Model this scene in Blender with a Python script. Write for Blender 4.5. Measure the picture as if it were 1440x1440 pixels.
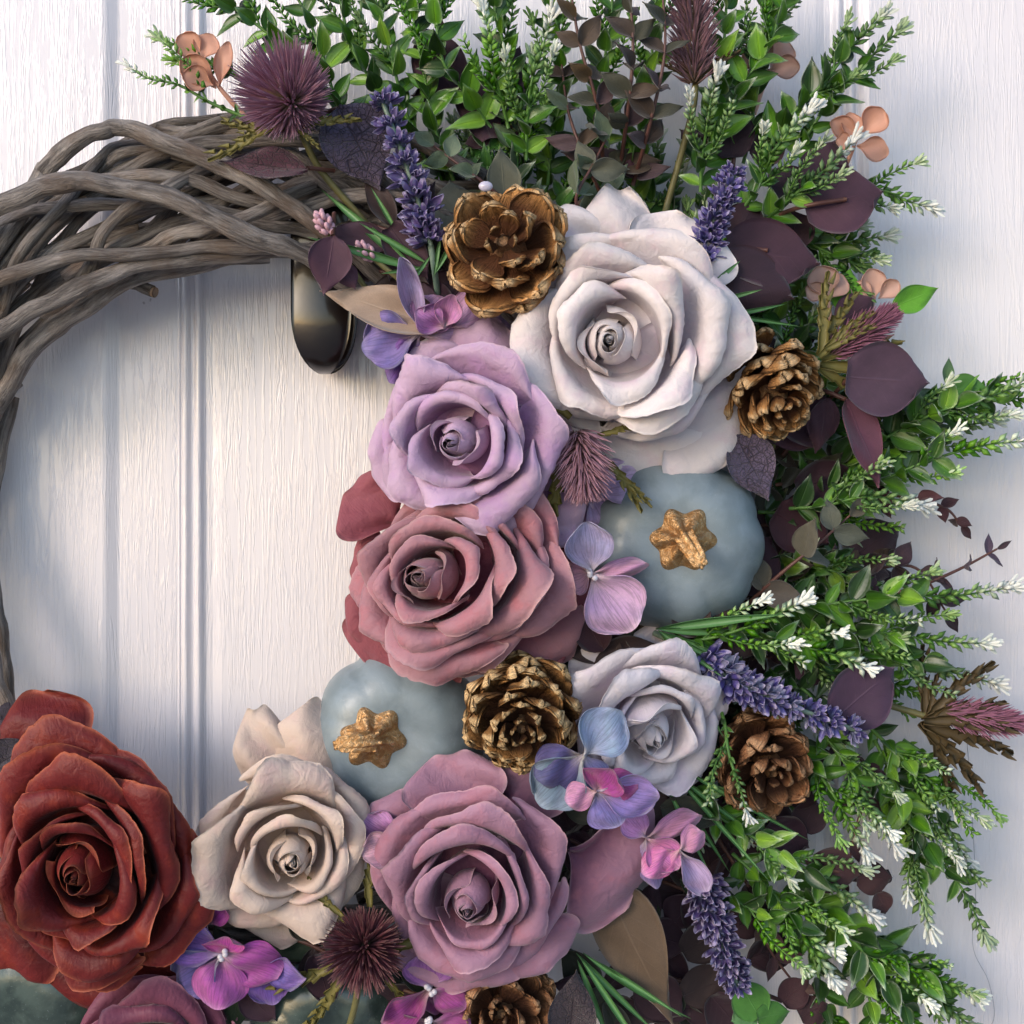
import bpy, math, random
import numpy as np
from mathutils import Matrix, Vector, Euler
random.seed(7); RNG = np.random.RandomState(7)
for o in list(bpy.data.objects): bpy.data.objects.remove(o)
C = bpy.context.scene.collection
PI = math.pi
S = 0.6/1440.0            # one photo pixel on the door plane, in metres
D = 1900.0                # camera distance from the door, in those pixels
ZC = 1.45                 # height of the picture centre above the ground

# ------------------------------------------------------------------ camera, sky, sun, exposure
sc = bpy.context.scene
cam = bpy.data.cameras.new('camera'); co = bpy.data.objects.new('camera', cam); C.objects.link(co)
co.location = (0, -D*S, ZC); co.rotation_euler = (PI/2, 0, 0)
cam.sensor_width = 36; cam.lens = 36*D/1440.0
cam.clip_start = 0.01; cam.clip_end = 200
cam.dof.use_dof = False
sc.camera = co
SUNDIR = Vector((-150, -150, 78)).normalized()     # towards the sun (x right, -y out of the door, z up)
w = bpy.data.worlds.new('World'); sc.world = w; w.use_nodes = True
nt = w.node_tree; sky = nt.nodes.new('ShaderNodeTexSky'); sky.sky_type = 'NISHITA'; sky.sun_disc = False
sky.sun_elevation = math.asin(SUNDIR.z); sky.sun_rotation = math.atan2(SUNDIR.x, SUNDIR.y)
sky.air_density = 1.0; sky.dust_density = 1.2; sky.ozone_density = 1.6
bg = nt.nodes['Background']; bg.inputs['Strength'].default_value = 0.15
nt.links.new(sky.outputs[0], bg.inputs[0])
sl = bpy.data.lights.new('sun', 'SUN'); sl.energy = 0.52; sl.angle = math.radians(17); sl.color = (1.0, 0.88, 0.87)
so = bpy.data.objects.new('sun', sl); C.objects.link(so); so.rotation_euler = SUNDIR.to_track_quat('Z', 'Y').to_euler()
sc.view_settings.view_transform = 'Standard'; sc.view_settings.look = 'None'; sc.view_settings.gamma = 1
sc.view_settings.exposure = 0.97
sc.render.engine = 'CYCLES'
try:
    sc.cycles.use_denoising = True
    sc.cycles.max_bounces = 7; sc.cycles.diffuse_bounces = 4; sc.cycles.transmission_bounces = 4; sc.cycles.glossy_bounces = 3
except Exception: pass

# ------------------------------------------------------------------ helpers
def srgb(h):
    h = h.lstrip('#'); v = [int(h[i:i+2], 16)/255 for i in (0, 2, 4)]
    return tuple(x/12.92 if x <= 0.04045 else ((x+0.055)/1.055)**2.4 for x in v)
def W(p):
    """photo pixel (x, y) seen at height z above the door -> point in pixel units (x right, y up, z to the viewer)"""
    k = (D-p[2])/D
    return np.array(((p[0]-720)*k, (720-p[1])*k, p[2]), float)
BASE = Matrix(((1, 0, 0, 0), (0, 0, -1, 0), (0, 1, 0, 0), (0, 0, 0, 1)))
def world_of(q): return Vector((q[0]*S, -q[2]*S, ZC+q[1]*S))
def lin(t): return t
def sm(t): t = np.clip(t, 0, 1); return t*t*(3-2*t)

def mesh_from(name, V, F, uv=None, mat=None, smooth=True, t=None):
    me = bpy.data.meshes.new(name)
    V = np.asarray(V, np.float32); F = np.asarray(F, np.int32)
    n = F.shape[1]
    me.vertices.add(len(V)); me.vertices.foreach_set('co', V.ravel())
    if n == 4:
        keep = np.ones(F.shape, bool); keep[:, 3] = (F[:, 3] != F[:, 2]); cnt = keep.sum(1)
        LV = F[keep]; st = np.concatenate([[0], np.cumsum(cnt)[:-1]]).astype(np.int32)
    else: LV = F.ravel(); st = np.arange(0, F.size, n, dtype=np.int32)
    me.loops.add(len(LV)); me.loops.foreach_set('vertex_index', LV.astype(np.int32))
    me.polygons.add(len(F)); me.polygons.foreach_set('loop_start', st)
    if smooth: me.polygons.foreach_set('use_smooth', np.ones(len(F), bool))
    if uv is not None:
        l = me.uv_layers.new(name='UVMap'); l.data.foreach_set('uv', np.asarray(uv, np.float32)[LV].ravel())
    if t is not None:
        a = me.attributes.new('tint', 'FLOAT', 'POINT'); a.data.foreach_set('value', np.asarray(t, np.float32))
    me.update(calc_edges=True); me.validate()
    if mat: me.materials.append(mat)
    return me

class MB:
    def __init__(s): s.V = []; s.F = []; s.U = []; s.T = []; s.n = 0
    def add(s, V, F, U=None, T=None):
        V = np.asarray(V, float); F = np.asarray(F, int)
        s.V.append(V); s.F.append(F+s.n); s.n += len(V)
        s.U.append(np.zeros((len(V), 2)) if U is None else np.asarray(U, float))
        s.T.append(np.zeros(len(V)) if T is None else (np.full(len(V), T) if np.isscalar(T) else np.asarray(T)))
    def mesh(s, name, mat, smooth=True):
        F = [np.hstack([f, f[:, -1:]]) if f.shape[1] == 3 else f for f in s.F]
        F = np.vstack(F)
        V = np.vstack(s.V); U = np.vstack(s.U); T = np.concatenate(s.T)
        if all(f.shape[1] == 3 for f in s.F): F = F[:, :3]
        return mesh_from(name, V, F, U, mat, smooth, T)

def grid_faces(nu, nv, off=0, flip=False):
    i, j = np.meshgrid(np.arange(nu-1), np.arange(nv-1), indexing='ij')
    a = (i*nv+j).ravel(); b = ((i+1)*nv+j).ravel()
    F = np.stack([a, b, b+1, a+1], 1)+off
    return F[:, ::-1] if flip else F
def grid_solid(P, th, uv=None, edge=0.6):
    """thin closed shell from a grid of points P[nu,nv,3]"""
    nu, nv = P.shape[:2]
    du = np.gradient(P, axis=0); dv = np.gradient(P, axis=1)
    N = np.cross(du, dv); L = np.linalg.norm(N, axis=2, keepdims=True); N = N/np.maximum(L, 1e-9)
    h = np.full((nu, nv), th/2.0)
    h[0] *= edge; h[-1] *= edge; h[:, -1] *= edge
    A = P+N*h[..., None]; B = P-N*h[..., None]
    V = np.vstack([A.reshape(-1, 3), B.reshape(-1, 3)]); n = nu*nv
    F = [grid_faces(nu, nv), grid_faces(nu, nv, n, True)]
    def rim(ix, rev):
        ix = np.array(ix); a = ix[:-1]; b = ix[1:]
        f = np.stack([a, b, b+n, a+n], 1); return f[:, ::-1] if not rev else f
    F.append(rim([j for j in range(nv)], False)); F.append(rim([(nu-1)*nv+j for j in range(nv)], True))
    F.append(rim([i*nv for i in range(nu)], True)); F.append(rim([i*nv+nv-1 for i in range(nu)], False))
    if uv is None:
        u, v = np.meshgrid(np.linspace(0, 1, nu), np.linspace(0, 1, nv), indexing='ij'); uv = np.stack([u, v], 2)
    U = np.vstack([uv.reshape(-1, 2)]*2)
    return V, np.vstack(F), U

def catmull(pts, n):
    P = np.array(pts, float)
    if len(P) == 2: return P[0]+(P[1]-P[0])*np.linspace(0, 1, n)[:, None]
    Q = np.vstack([2*P[0]-P[1], P, 2*P[-1]-P[-2]]); m = len(P)-1
    out = []
    for x in np.linspace(0, m-1e-6, n):
        i = int(x); t = x-i; a, b, c, d = Q[i], Q[i+1], Q[i+2], Q[i+3]
        out.append(0.5*((2*b)+(-a+c)*t+(2*a-5*b+4*c-d)*t*t+(-a+3*b-3*c+d)*t**3))
    return np.array(out)
def tube(P, r, ns=6, T=None, bump=0, seed=0, flat=1.0):
    P = np.asarray(P, float); n = len(P); r = np.full(n, r) if np.isscalar(r) else np.asarray(r)
    tg = np.gradient(P, axis=0); tg /= np.linalg.norm(tg, axis=1, keepdims=True)+1e-9
    up = np.array([0, 0, 1.0]) if abs(tg[0][2]) < 0.9 else np.array([1.0, 0, 0])
    x = np.cross(tg[0], up); x /= np.linalg.norm(x); V = []; U = []; L = 0
    rs = np.random.RandomState(seed); ph = rs.rand(6)*6.28
    for i in range(n):
        if i: L += np.linalg.norm(P[i]-P[i-1])
        x = x-tg[i]*np.dot(x, tg[i]); x /= np.linalg.norm(x); y = np.cross(tg[i], x)
        for k in range(ns+1):
            a = 2*PI*k/ns
            rr = r[i]*(1+bump*(math.sin(2*a+ph[0]+L*0.02)*0.7+math.sin(3*a+ph[1]-L*0.013)*0.5+0.6*math.sin(L*0.05+ph[2])+0.4*math.sin(L*0.11+ph[3])))
            V.append(P[i]+x*math.cos(a)*rr+y*math.sin(a)*rr*flat); U.append((k/ns, L/100))
    F = grid_faces(n, ns+1)
    V.append(P[0]); U.append((0, 0)); V.append(P[-1]); U.append((0, L/100)); a0 = len(V)-2
    cap = [[a0, k+1, k, k] for k in range(ns)]+[[a0+1, (n-1)*(ns+1)+k, (n-1)*(ns+1)+k+1, (n-1)*(ns+1)+k+1] for k in range(ns)]
    F = np.vstack([F, np.array(cap)])
    tt = None
    if T is not None: tt = np.concatenate([np.repeat(np.asarray(T, float), ns+1), [T[0], T[-1]]])
    return np.array(V), F, np.array(U), tt

def frame(y, n):
    """matrix whose local +Y is y and +Z close to n"""
    y = Vector(y).normalized(); n = Vector(n); x = y.cross(n)
    if x.length < 1e-6: x = y.cross(Vector((0.3, 1, 0.2)))
    x.normalize(); z = x.cross(y)
    return Matrix(((x.x, y.x, z.x), (x.y, y.y, z.y), (x.z, y.z, z.z)))
def mat4(loc, R3, s=1.0):
    M = R3.to_4x4() @ Matrix.Scale(s, 4) if np.isscalar(s) else R3.to_4x4() @ Matrix.Diagonal((s[0], s[1], s[2], 1))
    M.translation = Vector(loc); return M
def thing(name, label, cat, p, group=None, kind=None, scale=None):
    """Empty at photo pixel p=(x,y,z); its children are laid out in pixel units (x right, y up, z to the viewer)"""
    o = bpy.data.objects.new(name, None); o.empty_display_size = 0.01; C.objects.link(o)
    k = 1.0 if scale is None else scale
    o.matrix_world = Matrix.Translation(world_of(W(p))) @ BASE @ Matrix.Scale(S*k, 4)
    if label: o['label'] = label
    if cat: o['category'] = cat
    if group: o['group'] = group
    if kind: o['kind'] = kind
    return o
def part(name, me, parent, M=None, col=None, label=None, kind=None):
    o = bpy.data.objects.new(name, me); C.objects.link(o); o.parent = parent
    if M is not None: o.matrix_local = M
    if col is not None: o.color = (col[0], col[1], col[2], 1)
    if label: o['label'] = label
    if kind: o['kind'] = kind
    return o

# ------------------------------------------------------------------ materials
class NT:
    def __init__(s, name):
        s.m = bpy.data.materials.new(name); s.m.use_nodes = True; s.t = s.m.node_tree
        s.b = s.t.nodes['Principled BSDF']; s.out = s.t.nodes['Material Output']
    def n(s, ty, **kw):
        x = s.t.nodes.new(ty)
        for k, v in kw.items():
            if k.startswith('_'): setattr(x, k[1:], v)
            else: s.set(x.inputs[k.replace('__', ' ')], v)
        return x
    def set(s, sock, v):
        if isinstance(v, bpy.types.NodeSocket): s.t.links.new(v, sock)
        elif isinstance(v, tuple) and len(v) == 3 and sock.type == 'RGBA': sock.default_value = (*v, 1)
        else: sock.default_value = v
    def math(s, op, a, b=0.0, c=0.0, clamp=False):
        x = s.t.nodes.new('ShaderNodeMath'); x.operation = op; x.use_clamp = clamp
        for i, v in enumerate((a, b, c)): s.set(x.inputs[i], v)
        return x.outputs[0]
    def mix(s, f, a, b, blend='MIX'):
        x = s.t.nodes.new('ShaderNodeMix'); x.data_type = 'RGBA'; x.blend_type = blend
        s.set(x.inputs[0], f); s.set(x.inputs[6], a); s.set(x.inputs[7], b); return x.outputs[2]
    def ramp(s, f, a, b, lo=0.0, hi=1.0):
        x = s.t.nodes.new('ShaderNodeMapRange'); x.interpolation_type = 'SMOOTHSTEP'
        s.set(x.inputs[0], f); s.set(x.inputs[1], a); s.set(x.inputs[2], b); s.set(x.inputs[3], lo); s.set(x.inputs[4], hi); return x.outputs[0]
    def noise(s, vec, scale, detail=3, rough=0.55, dist=0.0):
        x = s.n('ShaderNodeTexNoise', Scale=scale, Detail=detail, Roughness=rough, Distortion=dist)
        if vec is not None: s.set(x.inputs['Vector'], vec)
        return x.outputs[0]
    def scalev(s, vec, sc):
        x = s.t.nodes.new('ShaderNodeVectorMath'); x.operation = 'MULTIPLY'; s.set(x.inputs[0], vec); x.inputs[1].default_value = sc; return x.outputs[0]
    def uv(s): return s.n('ShaderNodeTexCoord').outputs['UV']
    def obj(s): return s.n('ShaderNodeTexCoord').outputs['Object']
    def sep(s, v):
        x = s.t.nodes.new('ShaderNodeSeparateXYZ'); s.set(x.inputs[0], v); return x.outputs
    def oinfo(s): return s.n('ShaderNodeObjectInfo').outputs
    def tint(s): x = s.n('ShaderNodeAttribute'); x.attribute_name = 'tint'; return x.outputs['Fac']
    def bump(s, h, strength, dist): 
        x = s.n('ShaderNodeBump', Strength=strength, Distance=dist, Height=h); s.set(s.b.inputs['Normal'], x.outputs[0]); return x
    def done(s, col, rough=0.5, spec=0.5, trans=0.0, tcol=None, **kw):
        s.set(s.b.inputs['Base Color'], col); s.set(s.b.inputs['Roughness'], rough); s.b.inputs['Specular IOR Level'].default_value = spec
        for k, v in kw.items(): s.set(s.b.inputs[k.replace('_', ' ')], v)
        if trans > 0:
            tr = s.n('ShaderNodeBsdfTranslucent', Color=tcol if tcol is not None else col)
            mx = s.n('ShaderNodeMixShader', Fac=trans); s.t.links.new(s.b.outputs[0], mx.inputs[1]); s.t.links.new(tr.outputs[0], mx.inputs[2])
            s.t.links.new(mx.outputs[0], s.out.inputs[0])
        return s.m

def petal_mat(name, c_in, c_out, c_edge, rough=0.6, trans=0.18, edge=0.5, mott=0.10, blush=None, bl=0.0, rib=0.25, spec=0.3, sheen=.22):
    m = NT(name); uv = m.uv(); u, v, _ = m.sep(uv); ob = m.obj(); oi = m.oinfo()
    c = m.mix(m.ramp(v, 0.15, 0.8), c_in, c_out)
    n1 = m.noise(ob, 0.022, 4, 0.6); 
    if blush: c = m.mix(m.math('MULTIPLY', m.ramp(n1, 0.45, 0.72), bl), c, blush)
    eu = m.math('POWER', m.math('ABSOLUTE', m.math('MULTIPLY_ADD', u, 2.0, -1.0)), 22.0)
    e = m.math('MAXIMUM', eu, m.math('POWER', v, 26.0))
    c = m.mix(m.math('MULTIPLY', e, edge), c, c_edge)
    n2 = m.noise(ob, 0.5, 3, 0.6)
    f = m.math('MULTIPLY_ADD', n1, mott*2, 1-mott); f2 = m.math('MULTIPLY_ADD', n2, mott*1.4, 1-mott*0.7)
    f = m.math('MULTIPLY', f, f2); f = m.math('MULTIPLY', f, m.math('MULTIPLY_ADD', oi['Random'], 0.14, 0.93))
    c = m.mix(1.0, c, m.n('ShaderNodeCombineColor', Red=f, Green=f, Blue=f).outputs[0], 'MULTIPLY')
    vv = m.scalev(uv, (55, 3.5, 1)); veins = m.noise(vv, 1.0, 2, 0.5, 0.3)
    wv = m.noise(ob, 0.9, 2, 0.5)
    wr = m.noise(ob, 0.05, 3, 0.5, 0.6)
    h = m.math('ADD', m.math('MULTIPLY', veins, rib), m.math('MULTIPLY', wv, 0.12)); h = m.math('ADD', h, m.math('MULTIPLY', wr, 1.5))
    m.bump(h, 0.6, 0.0016)
    return m.done(c, rough, spec, trans, Sheen_Weight=sheen, Sheen_Roughness=0.4)

M = {}
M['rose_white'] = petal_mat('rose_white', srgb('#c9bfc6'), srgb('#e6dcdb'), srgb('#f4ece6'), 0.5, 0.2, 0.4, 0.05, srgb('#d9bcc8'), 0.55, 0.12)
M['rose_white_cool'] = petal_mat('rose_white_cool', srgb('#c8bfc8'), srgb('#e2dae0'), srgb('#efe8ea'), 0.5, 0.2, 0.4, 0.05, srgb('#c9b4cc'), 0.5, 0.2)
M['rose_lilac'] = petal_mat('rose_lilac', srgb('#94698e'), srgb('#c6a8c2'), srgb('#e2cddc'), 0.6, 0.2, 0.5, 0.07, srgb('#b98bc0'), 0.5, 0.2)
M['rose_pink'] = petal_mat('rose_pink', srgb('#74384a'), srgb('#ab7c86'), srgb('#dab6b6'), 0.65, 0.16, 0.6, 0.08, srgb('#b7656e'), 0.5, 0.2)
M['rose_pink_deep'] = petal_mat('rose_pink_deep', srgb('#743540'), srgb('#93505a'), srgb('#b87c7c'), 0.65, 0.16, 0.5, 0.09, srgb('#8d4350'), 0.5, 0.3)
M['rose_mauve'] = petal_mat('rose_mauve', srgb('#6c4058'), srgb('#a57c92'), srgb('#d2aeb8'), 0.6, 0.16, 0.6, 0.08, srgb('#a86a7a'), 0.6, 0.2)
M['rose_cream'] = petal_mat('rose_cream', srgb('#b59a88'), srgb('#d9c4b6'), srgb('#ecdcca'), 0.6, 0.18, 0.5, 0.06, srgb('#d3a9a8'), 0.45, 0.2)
M['rose_red'] = petal_mat('rose_red', srgb('#22070c'), srgb('#6a1e1f'), srgb('#c06a4c'), 0.52, 0.10, 0.8, 0.18, srgb('#86301a'), 0.6, 0.25, 0.3, sheen=.04)  # rust blush and orange edge paint a warm glow into the petal colour
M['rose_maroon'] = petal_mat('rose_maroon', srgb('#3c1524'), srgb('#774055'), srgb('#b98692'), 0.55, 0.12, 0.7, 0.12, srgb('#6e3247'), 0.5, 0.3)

def hyd_mat():
    m = NT('hydrangea_petal'); uv = m.uv(); u, v, _ = m.sep(uv); ob = m.obj(); oi = m.oinfo()
    base = oi['Color']
    c = m.mix(m.ramp(v, 0.0, 0.35, 0.55, 0.0), base, srgb('#d9cbb8'))
    hs = m.n('ShaderNodeHueSaturation', Hue=0.46, Saturation=1.1, Value=0.95, Color=base)
    n = m.noise(ob, 0.05, 4, 0.65, 0.5)
    c = m.mix(m.ramp(n, 0.42, 0.65, 0.0, 0.7), c, hs.outputs[0])
    hs2 = m.n('ShaderNodeHueSaturation', Hue=0.5, Saturation=0.6, Value=1.3, Color=base)
    c = m.mix(m.ramp(v, 0.8, 1.0, 0.0, 0.5), c, hs2.outputs[0])
    f = m.math('MULTIPLY_ADD', m.noise(ob, 0.45, 3, 0.7), 0.4, 0.8)
    c = m.mix(1.0, c, m.n('ShaderNodeCombineColor', Red=f, Green=f, Blue=f).outputs[0], 'MULTIPLY')
    veins = m.noise(m.scalev(uv, (34, 3, 1)), 1.0, 3, 0.6, 0.6)
    fv = m.ramp(veins, 0.35, 0.6, 0.72, 1.05)
    c = m.mix(1.0, c, m.n('ShaderNodeCombineColor', Red=fv, Green=fv, Blue=fv).outputs[0], 'MULTIPLY')
    h = m.math('ADD', m.math('MULTIPLY', veins, 0.35), m.noise(ob, 0.08, 3, 0.5))
    m.bump(h, 0.5, 0.0012)
    return m.done(c, 0.55, 0.4, 0.25, Sheen_Weight=0.3)
M['hydrangea'] = hyd_mat()

def leaf_mat():      # glossy plastic leaf, colour from the object, pale margin and tip, midrib
    m = NT('variegated_leaf'); uv = m.uv(); u, v, _ = m.sep(uv); oi = m.oinfo(); ob = m.obj()
    base = oi['Color']
    a = m.math('ABSOLUTE', m.math('MULTIPLY_ADD', u, 2.0, -1.0))
    n = m.noise(ob, 0.12, 3, 0.6)
    e = m.math('ADD', m.math('MULTIPLY', m.math('POWER', a, 7.0), 0.6), m.ramp(v, 0.65, 1.05, 0.0, 0.85))
    e = m.math('MULTIPLY', e, m.ramp(n, 0.35, 0.65, 0.25, 1.0)); e = m.math('MULTIPLY', e, m.ramp(oi['Random'], 0.3, 0.95, 0.15, 1.0), 0, True)
    hs = m.n('ShaderNodeHueSaturation', Hue=0.485, Saturation=1.05, Value=1.9, Color=base)
    c = m.mix(m.ramp(a, 0.0, 0.5, 0.45, 0.0), base, hs.outputs[0])
    c = m.mix(e, c, srgb('#cfdcc8'))
    f = m.math('MULTIPLY_ADD', n, 0.6, 0.7)
    c = m.mix(1.0, c, m.n('ShaderNodeCombineColor', Red=f, Green=f, Blue=f).outputs[0], 'MULTIPLY')
    h = m.math('ADD', m.math('MULTIPLY', m.ramp(a, 0.0, 0.12), 0.8), m.math('MULTIPLY', n, 0.4))
    m.bump(h, 0.6, 0.0008)
    return m.done(c, 0.34, 0.5, 0.15)
M['leaf'] = leaf_mat()
def tip_mat():
    m = NT('pale_tip_leaflets'); t = m.tint(); ob = m.obj(); oi = m.oinfo()
    c = m.mix(m.ramp(t, 0.15, 0.7), srgb('#4a7a26'), srgb('#8db560')); c = m.mix(m.ramp(t, 0.55, 0.95), c, srgb('#eef0e8'))
    hs = m.n('ShaderNodeHueSaturation', Saturation=m.math('MULTIPLY_ADD', oi['Random'], 0.4, 0.8), Value=m.math('MULTIPLY_ADD', oi['Random'], 0.3, 0.8), Color=c)
    return m.done(hs.outputs[0], 0.42, 0.45, 0.2)
M['tips'] = tip_mat()
def stem_mat(name, a, b, rough=0.45):
    m = NT(name); ob = m.obj(); oi = m.oinfo()
    n = m.noise(ob, 0.06, 3, 0.6)
    c = m.mix(n, a, b); m.bump(m.noise(ob, 0.5, 2), 0.3, 0.0005)
    return m.done(c, rough, 0.4)
M['stem_green'] = stem_mat('green_stem', srgb('#2f5320'), srgb('#5f8a3c'))
M['stem_plum'] = stem_mat('plum_stem', srgb('#3a1c22'), srgb('#6b4a3e'))
M['stem_olive'] = stem_mat('olive_stem', srgb('#4c4a2c'), srgb('#7a7448'))
def fabric_leaf(name, skeleton=False):
    m = NT(name); uv = m.uv(); u, v, _ = m.sep(uv); oi = m.oinfo(); ob = m.obj(); base = oi['Color']
    a = m.math('ABSOLUTE', m.math('MULTIPLY_ADD', u, 2.0, -1.0))
    n = m.noise(ob, 0.05, 4, 0.6); fz = m.noise(ob, 1.2, 2, 0.7)
    f = m.math('MULTIPLY', m.math('MULTIPLY_ADD', n, 0.7, 0.65), m.math('MULTIPLY_ADD', fz, 0.5, 0.75))
    c = m.mix(1.0, base, m.n('ShaderNodeCombineColor', Red=f, Green=f, Blue=f).outputs[0], 'MULTIPLY')
    hs = m.n('ShaderNodeHueSaturation', Saturation=0.85, Value=1.8, Color=base)
    rim = m.math('MAXIMUM', m.math('POWER', a, 30.0), m.math('POWER', v, 40.0))
    c = m.mix(m.math('MULTIPLY', rim, 0.6), c, hs.outputs[0])
    # side veins: chevrons from the midrib
    ch = m.math('ABSOLUTE', m.math('SINE', m.math('MULTIPLY', m.math('SUBTRACT', v, m.math('MULTIPLY', a, 0.32)), 19.0)))
    vein = m.math('MULTIPLY', m.ramp(ch, 0.0, 0.12, 1.0, 0.0), m.ramp(a, 0.55, 0.9, 1.0, 0.0))
    mid = m.math('MULTIPLY', m.ramp(a, 0.0, 0.05, 1.0, 0.0), m.ramp(v, 0.55, 0.75, 1.0, 0.0))
    if skeleton:
        vo = m.n('ShaderNodeTexVoronoi', _feature='DISTANCE_TO_EDGE', Vector=ob, Scale=0.2, Randomness=1.0)
        cell = m.ramp(vo.outputs['Distance'], 0.0, 0.10, 1.0, 0.0)
        vo2 = m.n('ShaderNodeTexVoronoi', _feature='DISTANCE_TO_EDGE', Vector=ob, Scale=0.07, Randomness=1.0)
        cell = m.math('MAXIMUM', m.math('MULTIPLY', cell, 0.7), m.ramp(vo2.outputs['Distance'], 0.0, 0.05, 1.0, 0.0))
        k = m.math('MAXIMUM', cell, mid)
        c = m.mix(m.math('MULTIPLY', k, 0.75), c, srgb('#241722')); h = m.math('MULTIPLY', k, -1.0); bs = 0.8
    else:
        k = m.math('MAXIMUM', m.math('MULTIPLY', vein, 0.35), mid)
        c = m.mix(m.math('MULTIPLY', k, 0.35), c, hs.outputs[0]); h = m.math('ADD', m.math('MULTIPLY', k, 0.6), m.math('MULTIPLY', fz, 0.25)); bs = 0.5
    m.bump(h, bs, 0.001)
    return m.done(c, 0.62, 0.35, 0.10, Sheen_Weight=0.2)
M['fabric'] = fabric_leaf('matt_fabric_leaf'); M['skeleton'] = fabric_leaf('skeleton_leaf', True)

def cone_mat(name, dark, mid, tip, tip_amt):
    m = NT(name); uv = m.uv(); u, v, _ = m.sep(uv); ob = m.obj(); oi = m.oinfo()
    n = m.noise(ob, 0.12, 5, 0.7, 0.8); st = m.noise(m.scalev(uv, (22, 2.5, 1)), 1.0, 3, 0.6, 0.4)
    c = m.mix(m.ramp(v, 0.35, 0.8), dark, mid)
    c = m.mix(m.math('MULTIPLY', m.ramp(m.math('ADD', v, m.math('MULTIPLY', m.math('SUBTRACT', n, 0.5), 0.25)), 0.76, 0.88), tip_amt), c, tip)
    f = m.math('MULTIPLY', m.math('MULTIPLY_ADD', n, 1.0, 0.5), m.math('MULTIPLY_ADD', st, 0.8, 0.6)); f = m.math('MULTIPLY', f, m.math('MULTIPLY_ADD', oi['Random'], 0.4, 0.8))
    c = m.mix(1.0, c, m.n('ShaderNodeCombineColor', Red=f, Green=f, Blue=f).outputs[0], 'MULTIPLY')
    m.bump(m.math('ADD', n, st), 1.0, 0.0024)
    return m.done(c, 0.72, 0.22)
M['cone'] = cone_mat('pine_cone_brown', srgb('#54321c'), srgb('#b5834f'), srgb('#dcbc90'), 0.7)
M['cone_gilt'] = cone_mat('pine_cone_pale_rims', srgb('#412614'), srgb('#876036'), srgb('#d6b484'), 1.0)
M['cone_dark'] = cone_mat('pine_cone_russet', srgb('#3f2416'), srgb('#946848'), srgb('#be9874'), 0.6)

def pumpkin_mat(name, a, b, rough):
    m = NT(name); ob = m.obj(); n = m.noise(ob, 0.02, 5, 0.6, 0.3); n2 = m.noise(ob, 0.35, 3, 0.6)
    c = m.mix(m.ramp(n, 0.35, 0.65), a, b); c = m.mix(m.ramp(n2, 0.62, 0.8, 0.0, 0.25), c, srgb('#b9c4c8'))
    m.bump(m.math('ADD', m.math('MULTIPLY', n, 1.2), m.math('MULTIPLY', n2, 0.10)), 0.35, 0.0015)
    return m.done(c, rough, 0.5, 0.0, Coat_Weight=0.25, Coat_Roughness=0.25)
M['pumpkin'] = pumpkin_mat('grey_blue_pumpkin', srgb('#6f7c82'), srgb('#7f8c93'), 0.42)
M['pumpkin_dark'] = pumpkin_mat('dark_green_pumpkin', srgb('#2e3b38'), srgb('#4a5852'), 0.22)
def gold():
    m = NT('gold_leaf'); ob = m.obj(); n = m.noise(ob, 0.12, 5, 0.7, 0.5); n2 = m.noise(ob, 0.6, 3, 0.7)
    c = m.mix(m.ramp(n, 0.35, 0.65), srgb('#ab7c4a'), srgb('#d8b080')); c = m.mix(m.ramp(n2, 0.28, 0.34, 0.8, 0.0), c, srgb('#3c2210'))
    m.bump(m.math('ADD', m.math('MULTIPLY', n, 2.0), m.math('MULTIPLY', n2, .25)), 0.6, 0.0012)
    return m.done(c, m.ramp(n, 0.3, 0.7, 0.4, 0.22), 0.5, Metallic=0.85)
M['gold'] = gold()
def bark():
    m = NT('grey_willow_bark'); uv = m.uv(); ob = m.obj(); oi = m.oinfo()
    st = m.noise(m.scalev(uv, (9, 1.6, 1)), 1.0, 5, 0.7, 0.5); n = m.noise(ob, 0.02, 4, 0.6); fn = m.noise(m.scalev(uv, (40, 6, 1)), 1.0, 3, 0.6)
    c = m.mix(m.ramp(st, 0.32, 0.68), srgb('#463f3b'), srgb('#9b928b')); c = m.mix(m.ramp(n, 0.45, 0.7, 0.0, 0.55), c, srgb('#6c5644'))
    c = m.mix(m.ramp(st, 0.63, 0.70, 0.0, 0.85), c, srgb('#b9aea6')); c = m.mix(m.ramp(fn, 0.62, 0.75, 0.0, 0.5), c, srgb('#2c221d'))
    f = m.math('MULTIPLY_ADD', oi['Random'], 0.5, 0.72)
    c = m.mix(1.0, c, m.n('ShaderNodeCombineColor', Red=f, Green=f, Blue=f).outputs[0], 'MULTIPLY')
    m.bump(m.math('ADD', st, m.math('MULTIPLY', fn, 0.6)), 1.0, 0.0024)
    return m.done(c, 0.5, 0.4)
M['bark'] = bark()
def cutwood():
    m = NT('pale_cut_wood'); return m.done(m.mix(m.noise(m.obj(), 0.3), srgb('#6b584a'), srgb('#8f7a68')), 0.8, 0.2)
M['cut'] = cutwood()
def bristle(name, a, b, tip):
    m = NT(name); t = m.tint(); c = m.mix(m.ramp(t, 0.0, 0.6), a, b); c = m.mix(m.ramp(t, 0.7, 1.0, 0.0, 0.8), c, tip)
    f = m.math('MULTIPLY_ADD', m.noise(m.obj(), 0.08, 2), 0.6, 0.7)
    c = m.mix(1.0, c, m.n('ShaderNodeCombineColor', Red=f, Green=f, Blue=f).outputs[0], 'MULTIPLY')
    return m.done(c, 0.5, 0.4, 0.3)
M['br_mauve'] = bristle('mauve_bristles', srgb('#9a9070'), srgb('#c192a8'), srgb('#dcbacd'))
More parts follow.
